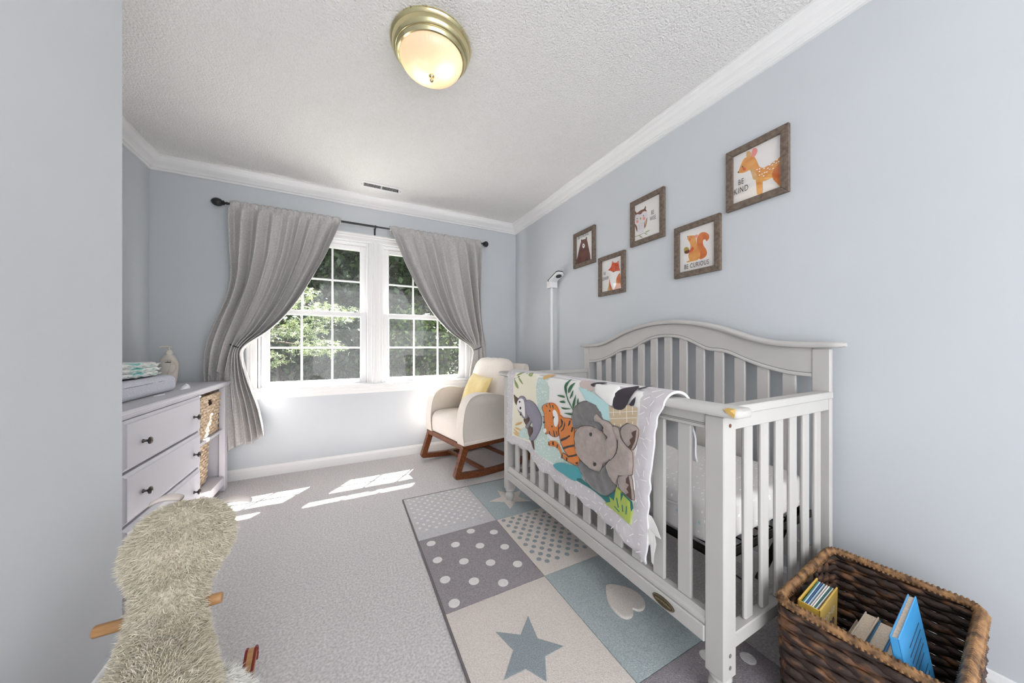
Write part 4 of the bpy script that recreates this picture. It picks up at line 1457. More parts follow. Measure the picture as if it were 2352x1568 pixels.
# palm frond
patch('frond_stem', z9, [(1100, 370), (1112, 370), (1140, 470), (1190, 580), (1210, 630), (1200, 630), (1180, 590), (1125, 480)], 'green', 0, 0)
for q in ([(1108, 395), (1080, 300), (1085, 210), (1138, 155), (1115, 260), (1118, 330)], [(1140, 355), (1140, 300), (1170, 240), (1225, 205), (1190, 300), (1160, 345)], [(1160, 445), (1180, 380), (1225, 305), (1205, 400)], [(1205, 610), (1200, 530), (1240, 430), (1262, 375), (1252, 480), (1235, 550)],
          [(1278, 535), (1280, 480), (1300, 432), (1302, 500)], [(1090, 430), (1030, 420), (965, 390), (1040, 388), (1078, 405)], [(1090, 512), (1040, 510), (1000, 490), (1050, 475), (1085, 485)], [(1180, 600), (1090, 615), (1040, 605), (1022, 575), (1090, 592)], [(1180, 705), (1130, 695), (1055, 672), (1120, 668), (1190, 675)]):
    patch('frond_leaf', z9, q, 'green', 0, 2)
# tiger
tb_ = patch('tiger_body', z9, [(985, 700), (1040, 740), (1180, 760), (1240, 870), (1245, 1000), (1235, 1100), (1255, 1260), (1310, 1380), (1290, 1490), (1180, 1450), (1075, 1400), (1030, 1350), (1040, 1290), (1150, 1360), (1070, 1270), (1010, 1150), (1000, 1060), (985, 960)], 'orange', .004, 2)
tt_ = patch('tiger_tail', z9, [(805, 1150), (830, 1110), (890, 1105), (945, 1140), (985, 1210), (1005, 1290), (1060, 1340), (1050, 1390), (1005, 1320), (975, 1260), (930, 1210), (870, 1195), (815, 1180)], 'orange', .003, 2)
th_ = patch('tiger_head', z9, [(742, 600), (750, 560), (790, 530), (870, 505), (930, 525), (975, 590), (992, 680), (1000, 780), (985, 860), (975, 940), (985, 1000), (940, 1045), (880, 1030), (830, 985), (790, 1000), (768, 930), (770, 850), (760, 760), (768, 670)], 'orange', .006, 2)
patch('muzzle', z9, [(912, 640), (940, 615), (970, 650), (990, 740), (985, 830), (960, 885), (930, 860), (918, 790), (915, 700)], 'white', 0, 2, lift=.0118, parent=th_)
patch('ear_patch', z9, ell(792, 940, 24, 36), 'white', 0, 0, lift=.0118, parent=th_)
for q in (ell(872, 632, 10, 14), ell(897, 877, 9, 15), [(910, 705), (938, 730), (940, 760), (910, 785)]):
    patch('feature', z9, q, 'black', 0, 0, lift=.0120, parent=th_)
for q in ([(820, 530), (835, 545), (845, 580), (828, 560)], [(870, 510), (882, 512), (892, 590), (880, 580)], [(915, 535), (930, 545), (930, 600), (918, 580)], [(762, 710), (785, 718), (762, 730)], [(760, 795), (800, 808), (762, 832)], [(848, 945), (862, 950), (872, 1020), (860, 1000)], [(915, 930), (930, 950), (940, 1040), (925, 1030)], [(958, 940), (975, 960), (978, 1020), (965, 1000)]):
    patch('stripe', z9, q, 'black', 0, 0, lift=.0120, parent=th_)
for q in ([(1025, 750), (1060, 800), (1050, 870), (1005, 920), (1000, 905), (1035, 850), (1020, 770)], [(1080, 790), (1100, 850), (1080, 920), (1035, 960), (1030, 945), (1065, 905), (1078, 850)], [(1165, 785), (1190, 790), (1180, 850), (1145, 875), (1150, 840)], [(1215, 880), (1245, 890), (1225, 960), (1195, 960)],
          [(1020, 1075), (1110, 1045), (1175, 1008), (1185, 1030), (1110, 1080), (1022, 1115)], [(1040, 1210), (1130, 1180), (1240, 1158), (1245, 1190), (1150, 1205), (1060, 1240)], [(1130, 1335), (1200, 1325), (1280, 1305), (1285, 1335), (1200, 1355), (1140, 1355)], [(1262, 1440), (1300, 1425), (1298, 1470), (1270, 1462)], [(1110, 1360), (1135, 1365), (1135, 1425), (1112, 1410)]):
    patch('stripe', z9, q, 'black', 0, 0, lift=.0100, parent=tb_)
for q in ([(880, 1115), (905, 1118), (905, 1165), (888, 1180), (876, 1150)], [(955, 1155), (970, 1165), (955, 1225), (940, 1215)], [(1030, 1310), (1050, 1320), (1040, 1385), (1022, 1365)], [(822, 1115), (832, 1120), (842, 1180), (828, 1170)]):
    patch('stripe', z9, q, 'black', 0, 0, lift=.0090, parent=tt_)
# cow, aqua field, waffle
patch('rose_patch', z6, [(630, 180), (740, 195), (745, 235), (690, 245), (640, 210)], 'rose', 0, 2)
patch('aqua_field', z6, [(630, 220), (690, 232), (760, 270), (850, 340), (856, 465), (810, 445), (760, 345), (690, 312)], 'aqua', 0, 0)
wf = patch('waffle_field', z6, [(850, 345), (900, 375), (950, 378), (985, 340), (1062, 366), (1052, 492), (985, 470), (930, 502), (858, 480)], 'tan', 0, 0)
for q in ([(880, 362), (884, 362), (892, 490), (887, 490)], [(928, 378), (932, 378), (940, 495), (935, 495)], [(978, 345), (982, 345), (986, 470), (981, 470)], [(1022, 352), (1026, 352), (1028, 480), (1023, 480)], [(852, 395), (1060, 385), (1060, 389), (852, 399)], [(855, 440), (1056, 432), (1056, 436), (855, 444)]):
    patch('waffle_line', z6, q, 'line', 0, 0, parent=wf)
patch('cow_muzzle', z6, [(740, 205), (800, 212), (880, 215), (905, 240), (880, 320), (865, 350), (800, 300), (755, 250)], 'white', .003, 2)
for q in ([(880, 325), (895, 265), (930, 238), (985, 230), (1030, 232), (1005, 300), (965, 368), (915, 378), (882, 358)], [(705, 205), (740, 195), (805, 200), (770, 212), (735, 220)], [(1000, 340), (1045, 288), (1036, 346)], [(1032, 240), (1095, 230), (1052, 250)], ell(825, 277, 6, 10)):
    patch('cow_spot', z6, q, 'cowblack', 0, 2)
# teal and lime leaves low on the quilt
patch('teal_leaf', z6, [(440, 772), (500, 758), (560, 772), (628, 795), (645, 872), (592, 892), (520, 842), (460, 805)], 'teal', 0, 2)
patch('deep_teal_leaf', z6, [(608, 888), (640, 872), (720, 950), (830, 1005), (900, 960), (1015, 1040), (1000, 1120), (900, 1100), (790, 1008), (700, 945)], 'deepteal', 0, 2)
lf = patch('lime_leaf', z6, [(898, 936), (930, 960), (935, 1040), (950, 990), (1000, 1040), (1005, 1120), (984, 1206), (935, 1150), (870, 1092), (815, 1048), (860, 1040), (850, 1002), (885, 1030)], 'lime', .002, 0)
for q in ([(905, 1010), (912, 1010), (925, 1080), (918, 1080)], [(945, 1060), (952, 1060), (955, 1110), (948, 1110)], [(890, 1070), (896, 1068), (930, 1110), (925, 1114)], [(975, 1070), (982, 1070), (975, 1130), (968, 1130)]):
    patch('leaf_vein', z6, q, 'deepteal', 0, 0, lift=.0105, parent=lf)
# elephant
patch('elephant_body', z6, [(870, 500), (925, 508), (935, 580), (985, 640), (1030, 685), (1022, 845), (920, 850), (896, 920), (850, 860), (826, 775), (870, 730), (905, 690), (912, 600)], 'taupe', .010, 2)
l1 = patch('elephant_leg', z6, [(932, 560), (935, 510), (985, 475), (1030, 485), (1068, 520), (1055, 600), (1025, 668), (965, 630)], 'taupe', .011, 2, lift=.008)
l2 = patch('elephant_leg', z6, [(905, 870), (940, 836), (1005, 842), (1018, 950), (1025, 1032), (965, 992), (915, 940)], 'taupe', .011, 2, lift=.008)
patch('toes', z6, [(1068, 520), (1050, 528), (1030, 540), (1040, 570), (1014, 590), (1024, 620), (1004, 640), (1025, 666), (1055, 600)], 'brown', 0, 0, parent=l1)
patch('toes', z6, [(1006, 846), (985, 870), (982, 900), (1004, 915), (984, 945), (1002, 970), (980, 985), (1024, 1030), (1018, 950)], 'brown', 0, 0, parent=l2)
patch('elephant_ear', z6, [(580, 490), (575, 430), (588, 375), (635, 328), (700, 315), (760, 345), (802, 400), (805, 460), (790, 535), (740, 505), (660, 492), (605, 515)], 'ear', .009, 2, lift=.006)
patch('elephant_ear', z6, [(635, 740), (700, 800), (775, 815), (822, 765), (872, 845), (895, 910), (882, 970), (830, 1008), (770, 998), (690, 930), (640, 835), (622, 780)], 'ear', .009, 2, lift=.006)
eh = patch('elephant_head', z6, [(602, 610), (605, 545), (645, 500), (720, 494), (795, 535), (830, 590), (870, 640), (880, 700), (850, 748), (800, 770), (775, 826), (700, 800), (640, 735), (608, 680)], 'taupe', .014, 2, lift=.008)
patch('elephant_trunk', z6, [(750, 425), (768, 402), (805, 445), (850, 460), (888, 508), (908, 590), (905, 680), (862, 742), (825, 690), (808, 610), (838, 575), (808, 545), (812, 505), (782, 470), (750, 458)], 'taupe', .013, 2, lift=.013)
for c_ in ((735, 552, 9, 14), (758, 767, 9, 14)):
    patch('elephant_eye', z6, ell(*c_), 'black', .002, 0, on=eh)
# white dashes and triangles printed on the border
ds = MB()
outer = [(j, i) for j in range(2, NT_ + NO) for i in range(1, NQ)]
pp_ = [Vector((measure(0, .925, *z6(*q)).y, measure(0, .925, *z6(*q)).z)) for q in [(160, 112), (640, 180), (1098, 232), (1062, 420), (1040, 690), (1015, 850), (985, 1212), (870, 1095), (700, 950), (470, 800), (300, 682), (262, 612), (140, 566), (150, 300)]]
pa = np.array(pp_)


def in_panel(y, z, grow=.010):
    c_ = pa.mean(0)
    A = c_ + (pa - c_) * (1 + grow * 3)
    B = np.roll(A, -1, 0)
    k = (A[:, 1] > z) != (B[:, 1] > z)
    x = y < (B[:, 0] - A[:, 0]) * (z - A[:, 1]) / np.where(B[:, 1] == A[:, 1], 1e-9, B[:, 1] - A[:, 1]) + A[:, 0]
    return (k & x).sum() % 2 == 1


got = []
for _ in range(9000):
    z = .29 + .62 * rng.random()
    y = .69 + 1.22 * rng.random()
    s_ = (qy_l(z) - y) / (qy_l(z) - qy_r(z))
    if s_ < .012 or s_ > .985 or z < qz_b(s_) + .012 or in_panel(y, z): continue
    if any((y - a) ** 2 + (z - b_) ** 2 < .026 ** 2 for a, b_ in got): continue
    got.append((y, z))
    an = rng.random() * PI
    if rng.random() < .22:
        c0 = [(y + .007 * math.cos(an + q * 2.094), z + .007 * math.sin(an + q * 2.094)) for q in range(3)]
        ds.add([qsurf(a, b_, .0050) for a, b_ in c0], [(0, 1, 2)])
    else:
        ca, sa = math.cos(an), math.sin(an)
        pts_ = []
        for k in range(4):
            u = -.013 + .026 * k / 3
            for w_ in (-.0016, .0016):
                pts_.append(qsurf(y + ca * u - sa * w_, z + sa * u + ca * w_, .0050))
        ds.add(pts_, [(2 * k, 2 * k + 1, 2 * k + 3, 2 * k + 2) for k in range(3)])
ds.build('border_print', QC['white'], quilt, recalc=False, kind='stuff')
# care tags at the near corner
for pts_ in ([(1489, 1181), (1497, 1186), (1508, 1210), (1518, 1238), (1502, 1228), (1487, 1215)], [(1490, 1215), (1503, 1228), (1507, 1250), (1502, 1275), (1500, 1296), (1496, 1290), (1495, 1248), (1482, 1262)]):
    MB().prism([measure(0, .944 + .002 * k, *q) for k, q in enumerate(pts_)], (0, 0, 0), (.0012, 0, 0)).build('care_tag', QC['white'], quilt)

# ------------------------------------------------------------------ rocking chair (local: x across, y back, z up; front edge at y = 0)
CH_F = Vector((-.980, -.200, 0)).normalized()
chair = thing('rocking_chair', 'cream fleece rocking armchair with walnut rockers in the corner', 'chair', (.730, 2.722, 0), math.atan2(CH_F.x, -CH_F.y))
HW = .345


def shape_side(prof, x0, x1, rnd, seg=5):
    """profile (y, z) swept across x with rounded edges"""
    P = [np.array(q, float) for q in prof]
    c = np.mean(P, 0)
    n = len(P)

    def inset(d):
        out = []
        for i in range(n):
            a, b_, e = P[i - 1], P[i], P[(i + 1) % n]
            t0, t1 = (b_ - a) / (np.linalg.norm(b_ - a) + 1e-9), (e - b_) / (np.linalg.norm(e - b_) + 1e-9)
            nn = np.array([-(t0 + t1)[1], (t0 + t1)[0]])
            nn = nn / (np.linalg.norm(nn) + 1e-9)
            if np.dot(nn, c - b_) < 0 and area < 0 or area > 0 and False:
                nn = nn
            out.append(b_ + nn * d * sgn)
        return out
    area = sum(P[i][0] * P[(i + 1) % n][1] - P[(i + 1) % n][0] * P[i][1] for i in range(n))
    sgn = 1 if area > 0 else -1
    R = []
    for k in range(seg + 1):
        t = PI / 2 * k / seg
        R.append([(x0 + rnd * (1 - math.sin(t)), q[0], q[1]) for q in inset(rnd * (1 - math.cos(PI / 2 - t)))] if False else
                 [(x0 + rnd * (1 - math.sin(t)), q[0], q[1]) for q in inset(rnd * (1 - math.sin(PI / 2 - t)) if False else rnd * (1 - math.cos(PI / 2 * (1 - k / seg))))])
    R += [[(x1 - (r[0][0] - x0), q[1], q[2]) for q in r] for r in R[::-1]]
    return MB().rings(R)


arm = smooth_open([(.010, .285), (.000, .38), (.004, .47), (.022, .57), (.060, .638), (.120, .672), (.200, .680), (.300, .668), (.420, .640), (.520, .612), (.575, .592)], 4) + [(.590, .52), (.590, .285)]
for x0, x1 in ((-HW, -HW + .105), (HW - .105, HW)):
    shape_side(arm, x0, x1, .030).build('arm', 'cream_fab', chair, smooth=True, local=True, angle=75)
seat_p = smooth_open([(.022, .290), (.014, .36), (.020, .42), (.045, .458), (.10, .472), (.25, .470), (.45, .455), (.56, .445)], 4) + [(.57, .29)]
shape_side(seat_p, -HW + .100, HW - .100, .012).build('seat', 'cream_fab', chair, smooth=True, local=True, angle=75)
back_p = smooth_open([(.50, .40), (.565, .62), (.615, .80), (.640, .885), (.660, .905), (.685, .895), (.698, .86)], 4) + [(.645, .60), (.600, .29), (.51, .29)]
shape_side(back_p, -HW + .012, HW - .012, .035).build('backrest', 'cream_fab', chair, smooth=True, local=True, angle=75)


def pillow(w, h, d, n=22, edge=.8, pw=.45):
    """flat square cushion in the x-z plane, thickness along y"""
    A, B = [], []
    for i in range(n + 1):
        ra, rb = [], []
        for j in range(n + 1):
            u, v = -1 + 2 * i / n, -1 + 2 * j / n
            th = d * max(0, (1 - u * u) * (1 - v * v)) ** pw
            pin = 1 - .07 * (1 - abs(u) ** 2) * abs(v) ** 3
            pin2 = 1 - .07 * (1 - abs(v) ** 2) * abs(u) ** 3
            wob = .012 * math.sin(3 * u + 2 * v) * th / d
            x, z = u * w * pin2, v * h * pin
            ra.append((x, -th + wob, z))
            rb.append((x, th + wob, z))
        A.append(ra)
        B.append(rb)
    return A, B


def put(mb_rows, mtx):
    return [[tuple(mtx @ Vector(p_)) for p_ in r] for r in mb_rows]


bc = soft_box(-.268, .268, -.225, .225, -.085, .085, .075, crown=.018, wr=.003)
MX = Matrix.Translation((.0, .505, .735)) @ Matrix.Rotation(-math.radians(16), 4, 'X') @ Matrix.Rotation(math.radians(90), 4, 'X')
bc.v = [tuple(MX @ Vector(q)) for q in bc.v]
bc.build('back_cushion', 'cream_fab', chair, smooth=True, local=True)
# frame
for sx in (-1, 1):
    x0, x1 = (HW - .052, HW - .010) if sx > 0 else (-HW + .010, -HW + .052)
    MB().prism([(x0, .006, .248), (x0, .006, .286), (x0, .63, .286), (x0, .63, .248)], (0, 0, 0), (x1 - x0, 0, 0)).build('seat_rail', 'walnut', chair, local=True)
    zr = lambda y: .002 + .205 * (y - .36) ** 2
    run_b = [(y, zr(y)) for y in [-.050 + .86 * k / 20 for k in range(21)]]
    run = run_b + [(y, z + .044) for y, z in run_b[::-1]]
    run = [(-.060, zr(-.05) + .020)] + run
    rk = MB().prism([(x0, y, z) for y, z in run], (0, 0, 0), (x1 - x0, 0, 0)).build('rocker', 'walnut', chair, local=True)
    MB().prism([(x0, -.062, .060), (x0, -.012, .062), (x0, .060, .262), (x0, .006, .262)], (.0005, 0, 0), (x1 - x0 - .0005, 0, 0)).build('front_leg', 'walnut', chair, local=True)
    MB().prism([(x0, .700, zr(.70) + .03), (x0, .745, zr(.745) + .03), (x0, .63, .262), (x0, .575, .262)], (.0005, 0, 0), (x1 - x0 - .0005, 0, 0)).build('rear_leg', 'walnut', chair, local=True)
MB().box(-HW + .05, HW - .05, .008, .030, .248, .286).build('front_rail', 'walnut', chair, local=True)
MB().box(-HW + .05, HW - .05, .20, .235, .036, .062, .003).build('stretcher', 'walnut', chair, local=True)
MB().box(-HW + .05, HW - .05, .56, .595, .036, .062, .003).build('stretcher', 'walnut', chair, local=True)

# yellow pillow leaning on the chair
yp = thing('throw_pillow', 'small pale yellow velvet pillow on the rocking chair', 'pillow', (1.01, 2.80, .475), chair.rotation_euler.z)
A, B = pillow(.165, .165, .060, pw=.42)
MX = Matrix.Translation((.055, .02, .170)) @ Matrix.Rotation(-math.radians(24), 4, 'X') @ Matrix.Rotation(math.radians(5), 4, 'Y')
MB().grid(put(A, MX)).grid(put(B, MX)).build('cover', 'yellow_fab', yp, smooth=True, local=True)
eg = [A[0][j] for j in range(23)] + [A[i][22] for i in range(1, 23)] + [A[22][j] for j in range(21, -1, -1)] + [A[i][0] for i in range(21, 0, -1)]
MB().tube([MX @ Vector(q) for q in eg], .0035, 6, loop=True).build('piping', 'yellow_fab', yp, smooth=True, local=True)

# ------------------------------------------------------------------ dresser
dr = thing('dresser', 'grey dresser with three drawers and two open cubbies', 'dresser', (-1.02, 2.47, 0))
DX0, DXF, DY0, DY1, DZ = -1.262, -.800, 1.80, 3.125, .806
MB().rings([[(x, y, z) for x, z in ((DX0, .772), (DXF + .002, .772), (DXF + .010, .780), (DXF + .010, .785), (DXF + .018, .790), (DXF + .018, .800), (DXF + .014, .806), (DX0, .806))] for y in (DY0 - .012, DY1 + .012)]).build('top', 'dresser', dr)
MB().box(DX0, DXF, DY0, DY0 + .03, .03, .772, .002).build('side_panel', 'dresser', dr)
MB().box(DX0, DXF - .02, DY1 - .028, DY1, .03, .772, .002).build('side_panel', 'dresser', dr)
MB().box(DXF - .035, DXF, DY1 - .060, DY1, .001, .772, .003).box(DXF - .040, DXF - .004, DY1 - .050, DY1 - .006, .001, .04).build('corner_post', 'dresser', dr)
MB().box(DXF - .035, DXF, DY0, DY0 + .045, .001, .772, .003).build('corner_post', 'dresser', dr)
MB().box(DX0, DX0 + .04, DY1 - .045, DY1, .001, .04).box(DX0, DX0 + .04, DY0, DY0 + .045, .001, .04).build('rear_foot', 'dresser', dr)
MB().box(DX0, DXF - .006, 2.606, 2.630, .085, .772).build('divider', 'dresser', dr)
MB().box(DX0, DX0 + .008, DY0 + .02, DY1 - .02, .085, .772).build('back_panel', 'dresser', dr)
MB().box(DX0, DXF - .010, DY0 + .03, DY1 - .028, .085, .110).build('bottom_panel', 'dresser', dr)
MB().box(DXF - .030, DXF - .004, DY0 + .045, DY1 - .06, .046, .108, .002).build('base_rail', 'dresser', dr)
MB().box(DX0, DXF - .012, 2.630, DY1 - .028, .438, .458, .002).build('shelf', 'dresser', dr)
MB().box(DXF - .030, DXF - .006, DY0 + .045, DY1 - .06, .764, .772).build('top_rail', 'dresser', dr)
for z0, z1 in ((.556, .762), (.338, .544), (.120, .326)):
    y0, y1 = 1.848, 2.602
    R = [[(x, y, z) for y, z in ((y0 + d, z0 + d), (y1 - d, z0 + d), (y1 - d, z1 - d), (y0 + d, z1 - d))] for x, d in ((DXF - .020, 0), (DXF - .001, 0), (DXF + .005, .012), (DXF + .010, .016))]
    d_ = MB().rings(R).box(DX0 + .02, DXF - .020, y0 + .015, y1 - .015, z0 + .012, z1 - .02).build('drawer', 'dresser', dr)
    for y in (1.975, 2.498):
        MB().lathe([(.0085, DXF + .0102), (.0085, DXF + .013), (.005, DXF + .016), (.0045, DXF + .024), (.009, DXF + .028), (.0150, DXF + .031), (.0160, DXF + .035), (.0125, DXF + .039), (.001, DXF + .0415)], (0, y, (z0 + z1) / 2 - .006), 20, axis=0).build('knob', 'knob', d_, smooth=True, angle=50)
    if z0 > .5:
        MB().prism([(DXF - .030, 2.585, .760), (DXF - .010, 2.62, .764), (DXF - .004, 2.655, .756), (DXF - .012, 2.625, .735)], (0, 0, 0), (.002, 0, .001)).build('cloth_corner', 'quilt_back', d_, label='pale cloth corner caught at the drawer')


# ------------------------------------------------------------------ woven baskets
def weave(cx, cy, z0, z1, ax, ay, taper, rows, stake, amp, th, rc, rot=0.0, handle=None, hgap=(.7, .85, .05), seed=0):
    """woven wall: wavy strands passing alternately in front of and behind the uprights"""
    mb = MB()
    R_ = random.Random(seed)

    def plan(t, a, b_):
        # rounded rectangle by arc length, t in 0..1
        sa, sb = 2 * (a - rc), 2 * (b_ - rc)
        q = PI / 2 * rc
        L = 2 * sa + 2 * sb + 4 * q
        d = (t % 1.0) * L
        segs = [('l', sb, (a, -b_ + rc), (0, 1)), ('c', q, (a - rc, b_ - rc), 0), ('l', sa, (a - rc, b_), (-1, 0)), ('c', q, (-a + rc, b_ - rc), PI / 2),
                ('l', sb, (-a, b_ - rc), (0, -1)), ('c', q, (-a + rc, -b_ + rc), PI), ('l', sa, (-a + rc, -b_), (1, 0)), ('c', q, (a - rc, -b_ + rc), 1.5 * PI)]
        for k, ln, p0, dr_ in segs:
            if d <= ln + 1e-9:
                if k == 'l':
                    pt = (p0[0] + dr_[0] * d, p0[1] + dr_[1] * d)
                    nn = (dr_[1], -dr_[0])
                else:
                    an = dr_ + d / rc
                    nn = (math.cos(an), math.sin(an))
                    pt = (p0[0] + rc * nn[0], p0[1] + rc * nn[1])
                return pt, nn
            d -= ln
        return (a, -b_ + rc), (1, 0)
    per = 4 * (ax + ay) - 1.7 * rc
    ns = int(per / stake) // 2 * 2
    cr, sr = math.cos(rot), math.sin(rot)
    W = lambda x, y, z: (cx + x * cr - y * sr, cy + x * sr + y * cr, z)
    for r in range(rows):
        f = (r + .5) / rows
        z = z0 + (z1 - z0) * f
        k_ = 1 - taper * (1 - f)
        a, b_ = ax * k_, ay * k_
        path = []
        m = ns * 3
        runs, cur = [], []
        for i in range(m):
            t = i / m
            (x, y), nn = plan(t, a, b_)
            w_ = amp * math.cos(PI * ns * t + PI * (r % 2))
            zz = z + (z1 - z0) / rows * .10 * math.sin(PI * ns * t + PI * (r % 2) + .6) + R_.uniform(-.0008, .0008)
            hole = handle and handle(x / a, y / b_, f)
            if hole:
                if len(cur) > 2: runs.append(cur)
                cur = []
            else:
                cur.append((W(x + nn[0] * w_, y + nn[1] * w_, zz)))
        if len(cur) == m:
            mb.tube(cur, (th[0], th[1]), 6, loop=True)
        else:
            if len(cur) > 2:
                if runs and not (handle(*[q / s_ for q, s_ in zip(plan(0, a, b_)[0], (a, b_))], f)):
                    runs[0] = cur + runs[0]
                else: runs.append(cur)
            for c_ in runs:
                mb.tube(c_, (th[0], th[1]), 6)
    stakes = MB()
    for i in range(ns):
        t = (i + .5) / ns
        pts_ = []
        for f in (0, .5, 1.0):
            k_ = 1 - taper * (1 - f)
            (x, y), nn = plan(t, ax * k_, ay * k_)
            if handle and f == 1.0 and handle(x / ax, y / ay, .82):
                continue
            pts_.append(W(x, y, z0 + (z1 - z0) * (f if not (handle and handle(x / ax, y / ay, .82)) else f * .85)))
        stakes.tube(pts_, .0025, 5)
    # tight inner shell so that no light leaks between strands
    shell = MB()
    n = 64
    rings_ = []
    for f in (0, 1):
        k_ = 1 - taper * (1 - f)
        rings_.append([W(plan(i / n, ax * k_ - amp - .001, ay * k_ - amp - .001)[0][0], plan(i / n, ax * k_ - amp - .001, ay * k_ - amp - .001)[0][1], z0 + .002 + (z1 - z0 - .004) * f) for i in range(n)])
    rim_path = [W(plan(i / 72, ax, ay)[0][0], plan(i / 72, ax, ay)[0][1], z1) for i in range(72)]
    bottom = [W(plan(i / n, ax * (1 - taper), ay * (1 - taper))[0][0], plan(i / n, ax * (1 - taper), ay * (1 - taper))[0][1], z0 + .004) for i in range(n)]
    return mb, stakes, rings_, rim_path, bottom, W


def small_basket(label, x0, x1, y0, y1, z0, z1, seed):
    cx, cy = (x0 + x1) / 2, (y0 + y1) / 2
    t = thing('wicker_basket', label, 'basket', (cx, cy, z0), group='wicker baskets in the dresser cubbies')
    hole = lambda u, v, f: u > .9 and abs(v) < .16 and .78 < f < .95
    mb, st, sh, rim, bot, W = weave(cx, cy, z0 + .006, z1 - .008, (x1 - x0) / 2 - .012, (y1 - y0) / 2 - .012, .06, 13, .034, .0045, (.0065, .0115), .022, 0, hole, seed=seed)
    mb.build('weave', 'wick', t, smooth=True, kind='stuff')
    st.build('stake', 'wick', t, kind='stuff')
    n = len(bot)
    MB().add(bot, [tuple(range(n))]).build('bottom', 'wick_in', t)
    rm = MB()
    m = len(rim)
    rm.tube(rim, .0085, 8, loop=True)
    for i in range(m):
        a = Vector(rim[i])
        b_ = Vector(rim[(i + 1) % m])
        d = (b_ - a)
        o_ = Vector((-d.y, d.x, 0)).normalized()
        rm.tube([a + o_ * .0095 - Vector((0, 0, .004)), a + d * .5 + Vector((0, 0, .0098)), b_ - o_ * .0095 - Vector((0, 0, .004))], .0032, 5)
    rm.build('rim', 'wick', t, smooth=True)
    return t


small_basket('woven tan basket in the upper dresser cubby', -1.235, -.806, 2.640, 3.050, .460, .738, 3)
small_basket('woven tan basket in the lower dresser cubby, pushed back', -1.240, -.862, 2.645, 3.030, .112, .400, 5)

# ------------------------------------------------------------------ on the dresser
pad = thing('changing_pad', 'grey heather changing pad on the dresser top', 'changing pad', (-1.05, 2.19, .807))
soft_box(-1.225, -.892, 1.79, 2.615, .8075, .900, .030, crown=-.010, wr=.0012).build('cover', 'pad', pad, smooth=True)
sm = MB().tube([(-.8945, 1.83, .874), (-.8935, 2.20, .873), (-.896, 2.55, .876), (-.915, 2.605, .878), (-1.0, 2.614, .878)], .0016, 6)
sm.build('seam', simple('pad_seam', (132, 132, 146), .9), pad, smooth=True)
MB().prism([(-.882, 2.305, .8072), (-.868, 2.315, .8072), (-.866, 2.375, .8072), (-.885, 2.37, .8072)], (0, 0, 0), (0, 0, .004)).build('care_tag', 'white_pl', pad)

for k, (dz, dy_, sc) in enumerate(((.9005, .015, 1.0), (.9255, .010, 1.0), (.9505, .0, .98))):
    d_ = thing('diaper', ('bottom', 'middle', 'top')[k] + ' folded diaper of the small stack on the changing pad', 'diaper', (-1.06, 2.40 + dy_, dz), group='diapers stacked on the changing pad')
    mb = MB()
    R = []
    n = 40
    for q in range(9):
        t = PI * q / 8
        ins = .012 * (1 - math.sin(t))
        z = dz + .0125 - .0123 * math.cos(t)
        ring = []
        for i in range(n):
            a = 2 * PI * i / n
            c_, s_ = math.cos(a), math.sin(a)
            x = (abs(c_) ** .45) * (1 if c_ > 0 else -1) * (.105 - ins) * sc
            y = (abs(s_) ** .45) * (1 if s_ > 0 else -1) * (.190 - ins) * sc
            w_ = .0025 * math.sin(9 * a + k * 2) + .0018 * math.sin(17 * a + q)
            ring.append((-1.06 + x + w_, 2.40 + dy_ + y + w_, z + .002 * math.sin(y * 40 + k)))
        R.append(ring)
    mb.rings(R)
    o = mb.build('body', 'diaper', d_, smooth=True)
    ru = MB()
    for s_ in range(3):
        ru.tube([(-1.06 + .100 + .006 * s_, 2.40 + dy_ - .15 + .022 * i, dz + .006 + .005 * s_ + .0035 * math.sin(i * 1.6 + s_ * 2 + k)) for i in range(14)], [(.006, .0022)] * 14, 6)
    ru.build('leg_ruffle', simple('diaper_aqua', (176, 218, 214), .85, col2=(244, 244, 242), scale=15, contrast=(.36, .5)), d_, smooth=True)

lot = thing('lotion_bottle', 'cream lotion pump bottle behind the diapers', 'bottle', (-1.068, 2.985, .807))
lx, ly = -1.068, 2.985
R = []
for w_, z in ((.030, .808), (.036, .811), (.040, .83), (.044, .87), (.048, .91), (.0485, .935), (.045, .96), (.036, .985), (.024, 1.003), (.0165, 1.010), (.0155, 1.014)):
    dp = .6 if w_ > .03 else .6 + .4 * (.03 - w_) / .0145
    R.append([(lx + w_ * math.cos(2 * PI * k / 32), ly + w_ * dp * math.sin(2 * PI * k / 32), z) for k in range(32)])
MB().rings(R).build('body', 'lotion', lot, smooth=True, angle=60)
lab = [(lx + .041 * math.cos(t) + .004, ly - .6 * .047 * math.sqrt(max(0, 1 - (.041 * math.cos(t) / .048) ** 2)) - .001, .925 + .052 * math.sin(t)) for t in [2 * PI * k / 28 for k in range(28)]]
MB().add(lab, [tuple(range(28))]).build('label', simple('lotion_label', (206, 196, 182), .5), lot)
lt = MB()
for k in range(7):
    lt.box(lx - .010 + .0042 * k, lx - .0067 + .0042 * k, ly - .0312, ly - .0300, .9555, .9595 + .001 * (k % 2))
lt.box(lx + .001, lx + .007, ly - .0312, ly - .0300, .963, .966)
lt.build('faint_marks', 'ink', lot)
MB().lathe([(.018, 1.012), (.018, 1.026), (.0145, 1.030), (.0135, 1.038), (.006, 1.040), (.005, 1.058)], (lx, ly, 0), 24).build('collar', 'lotion2', lot, smooth=True, angle=40)
MB().box(lx - .016, lx + .014, ly - .012, ly + .012, 1.056, 1.066, .004).tube([(lx, ly, 1.061), (lx - .03, ly - .012, 1.062), (lx - .042, ly - .016, 1.058)], [.006, .005, .0035], 8).build('pump', 'lotion2', lot, smooth=True, angle=40)

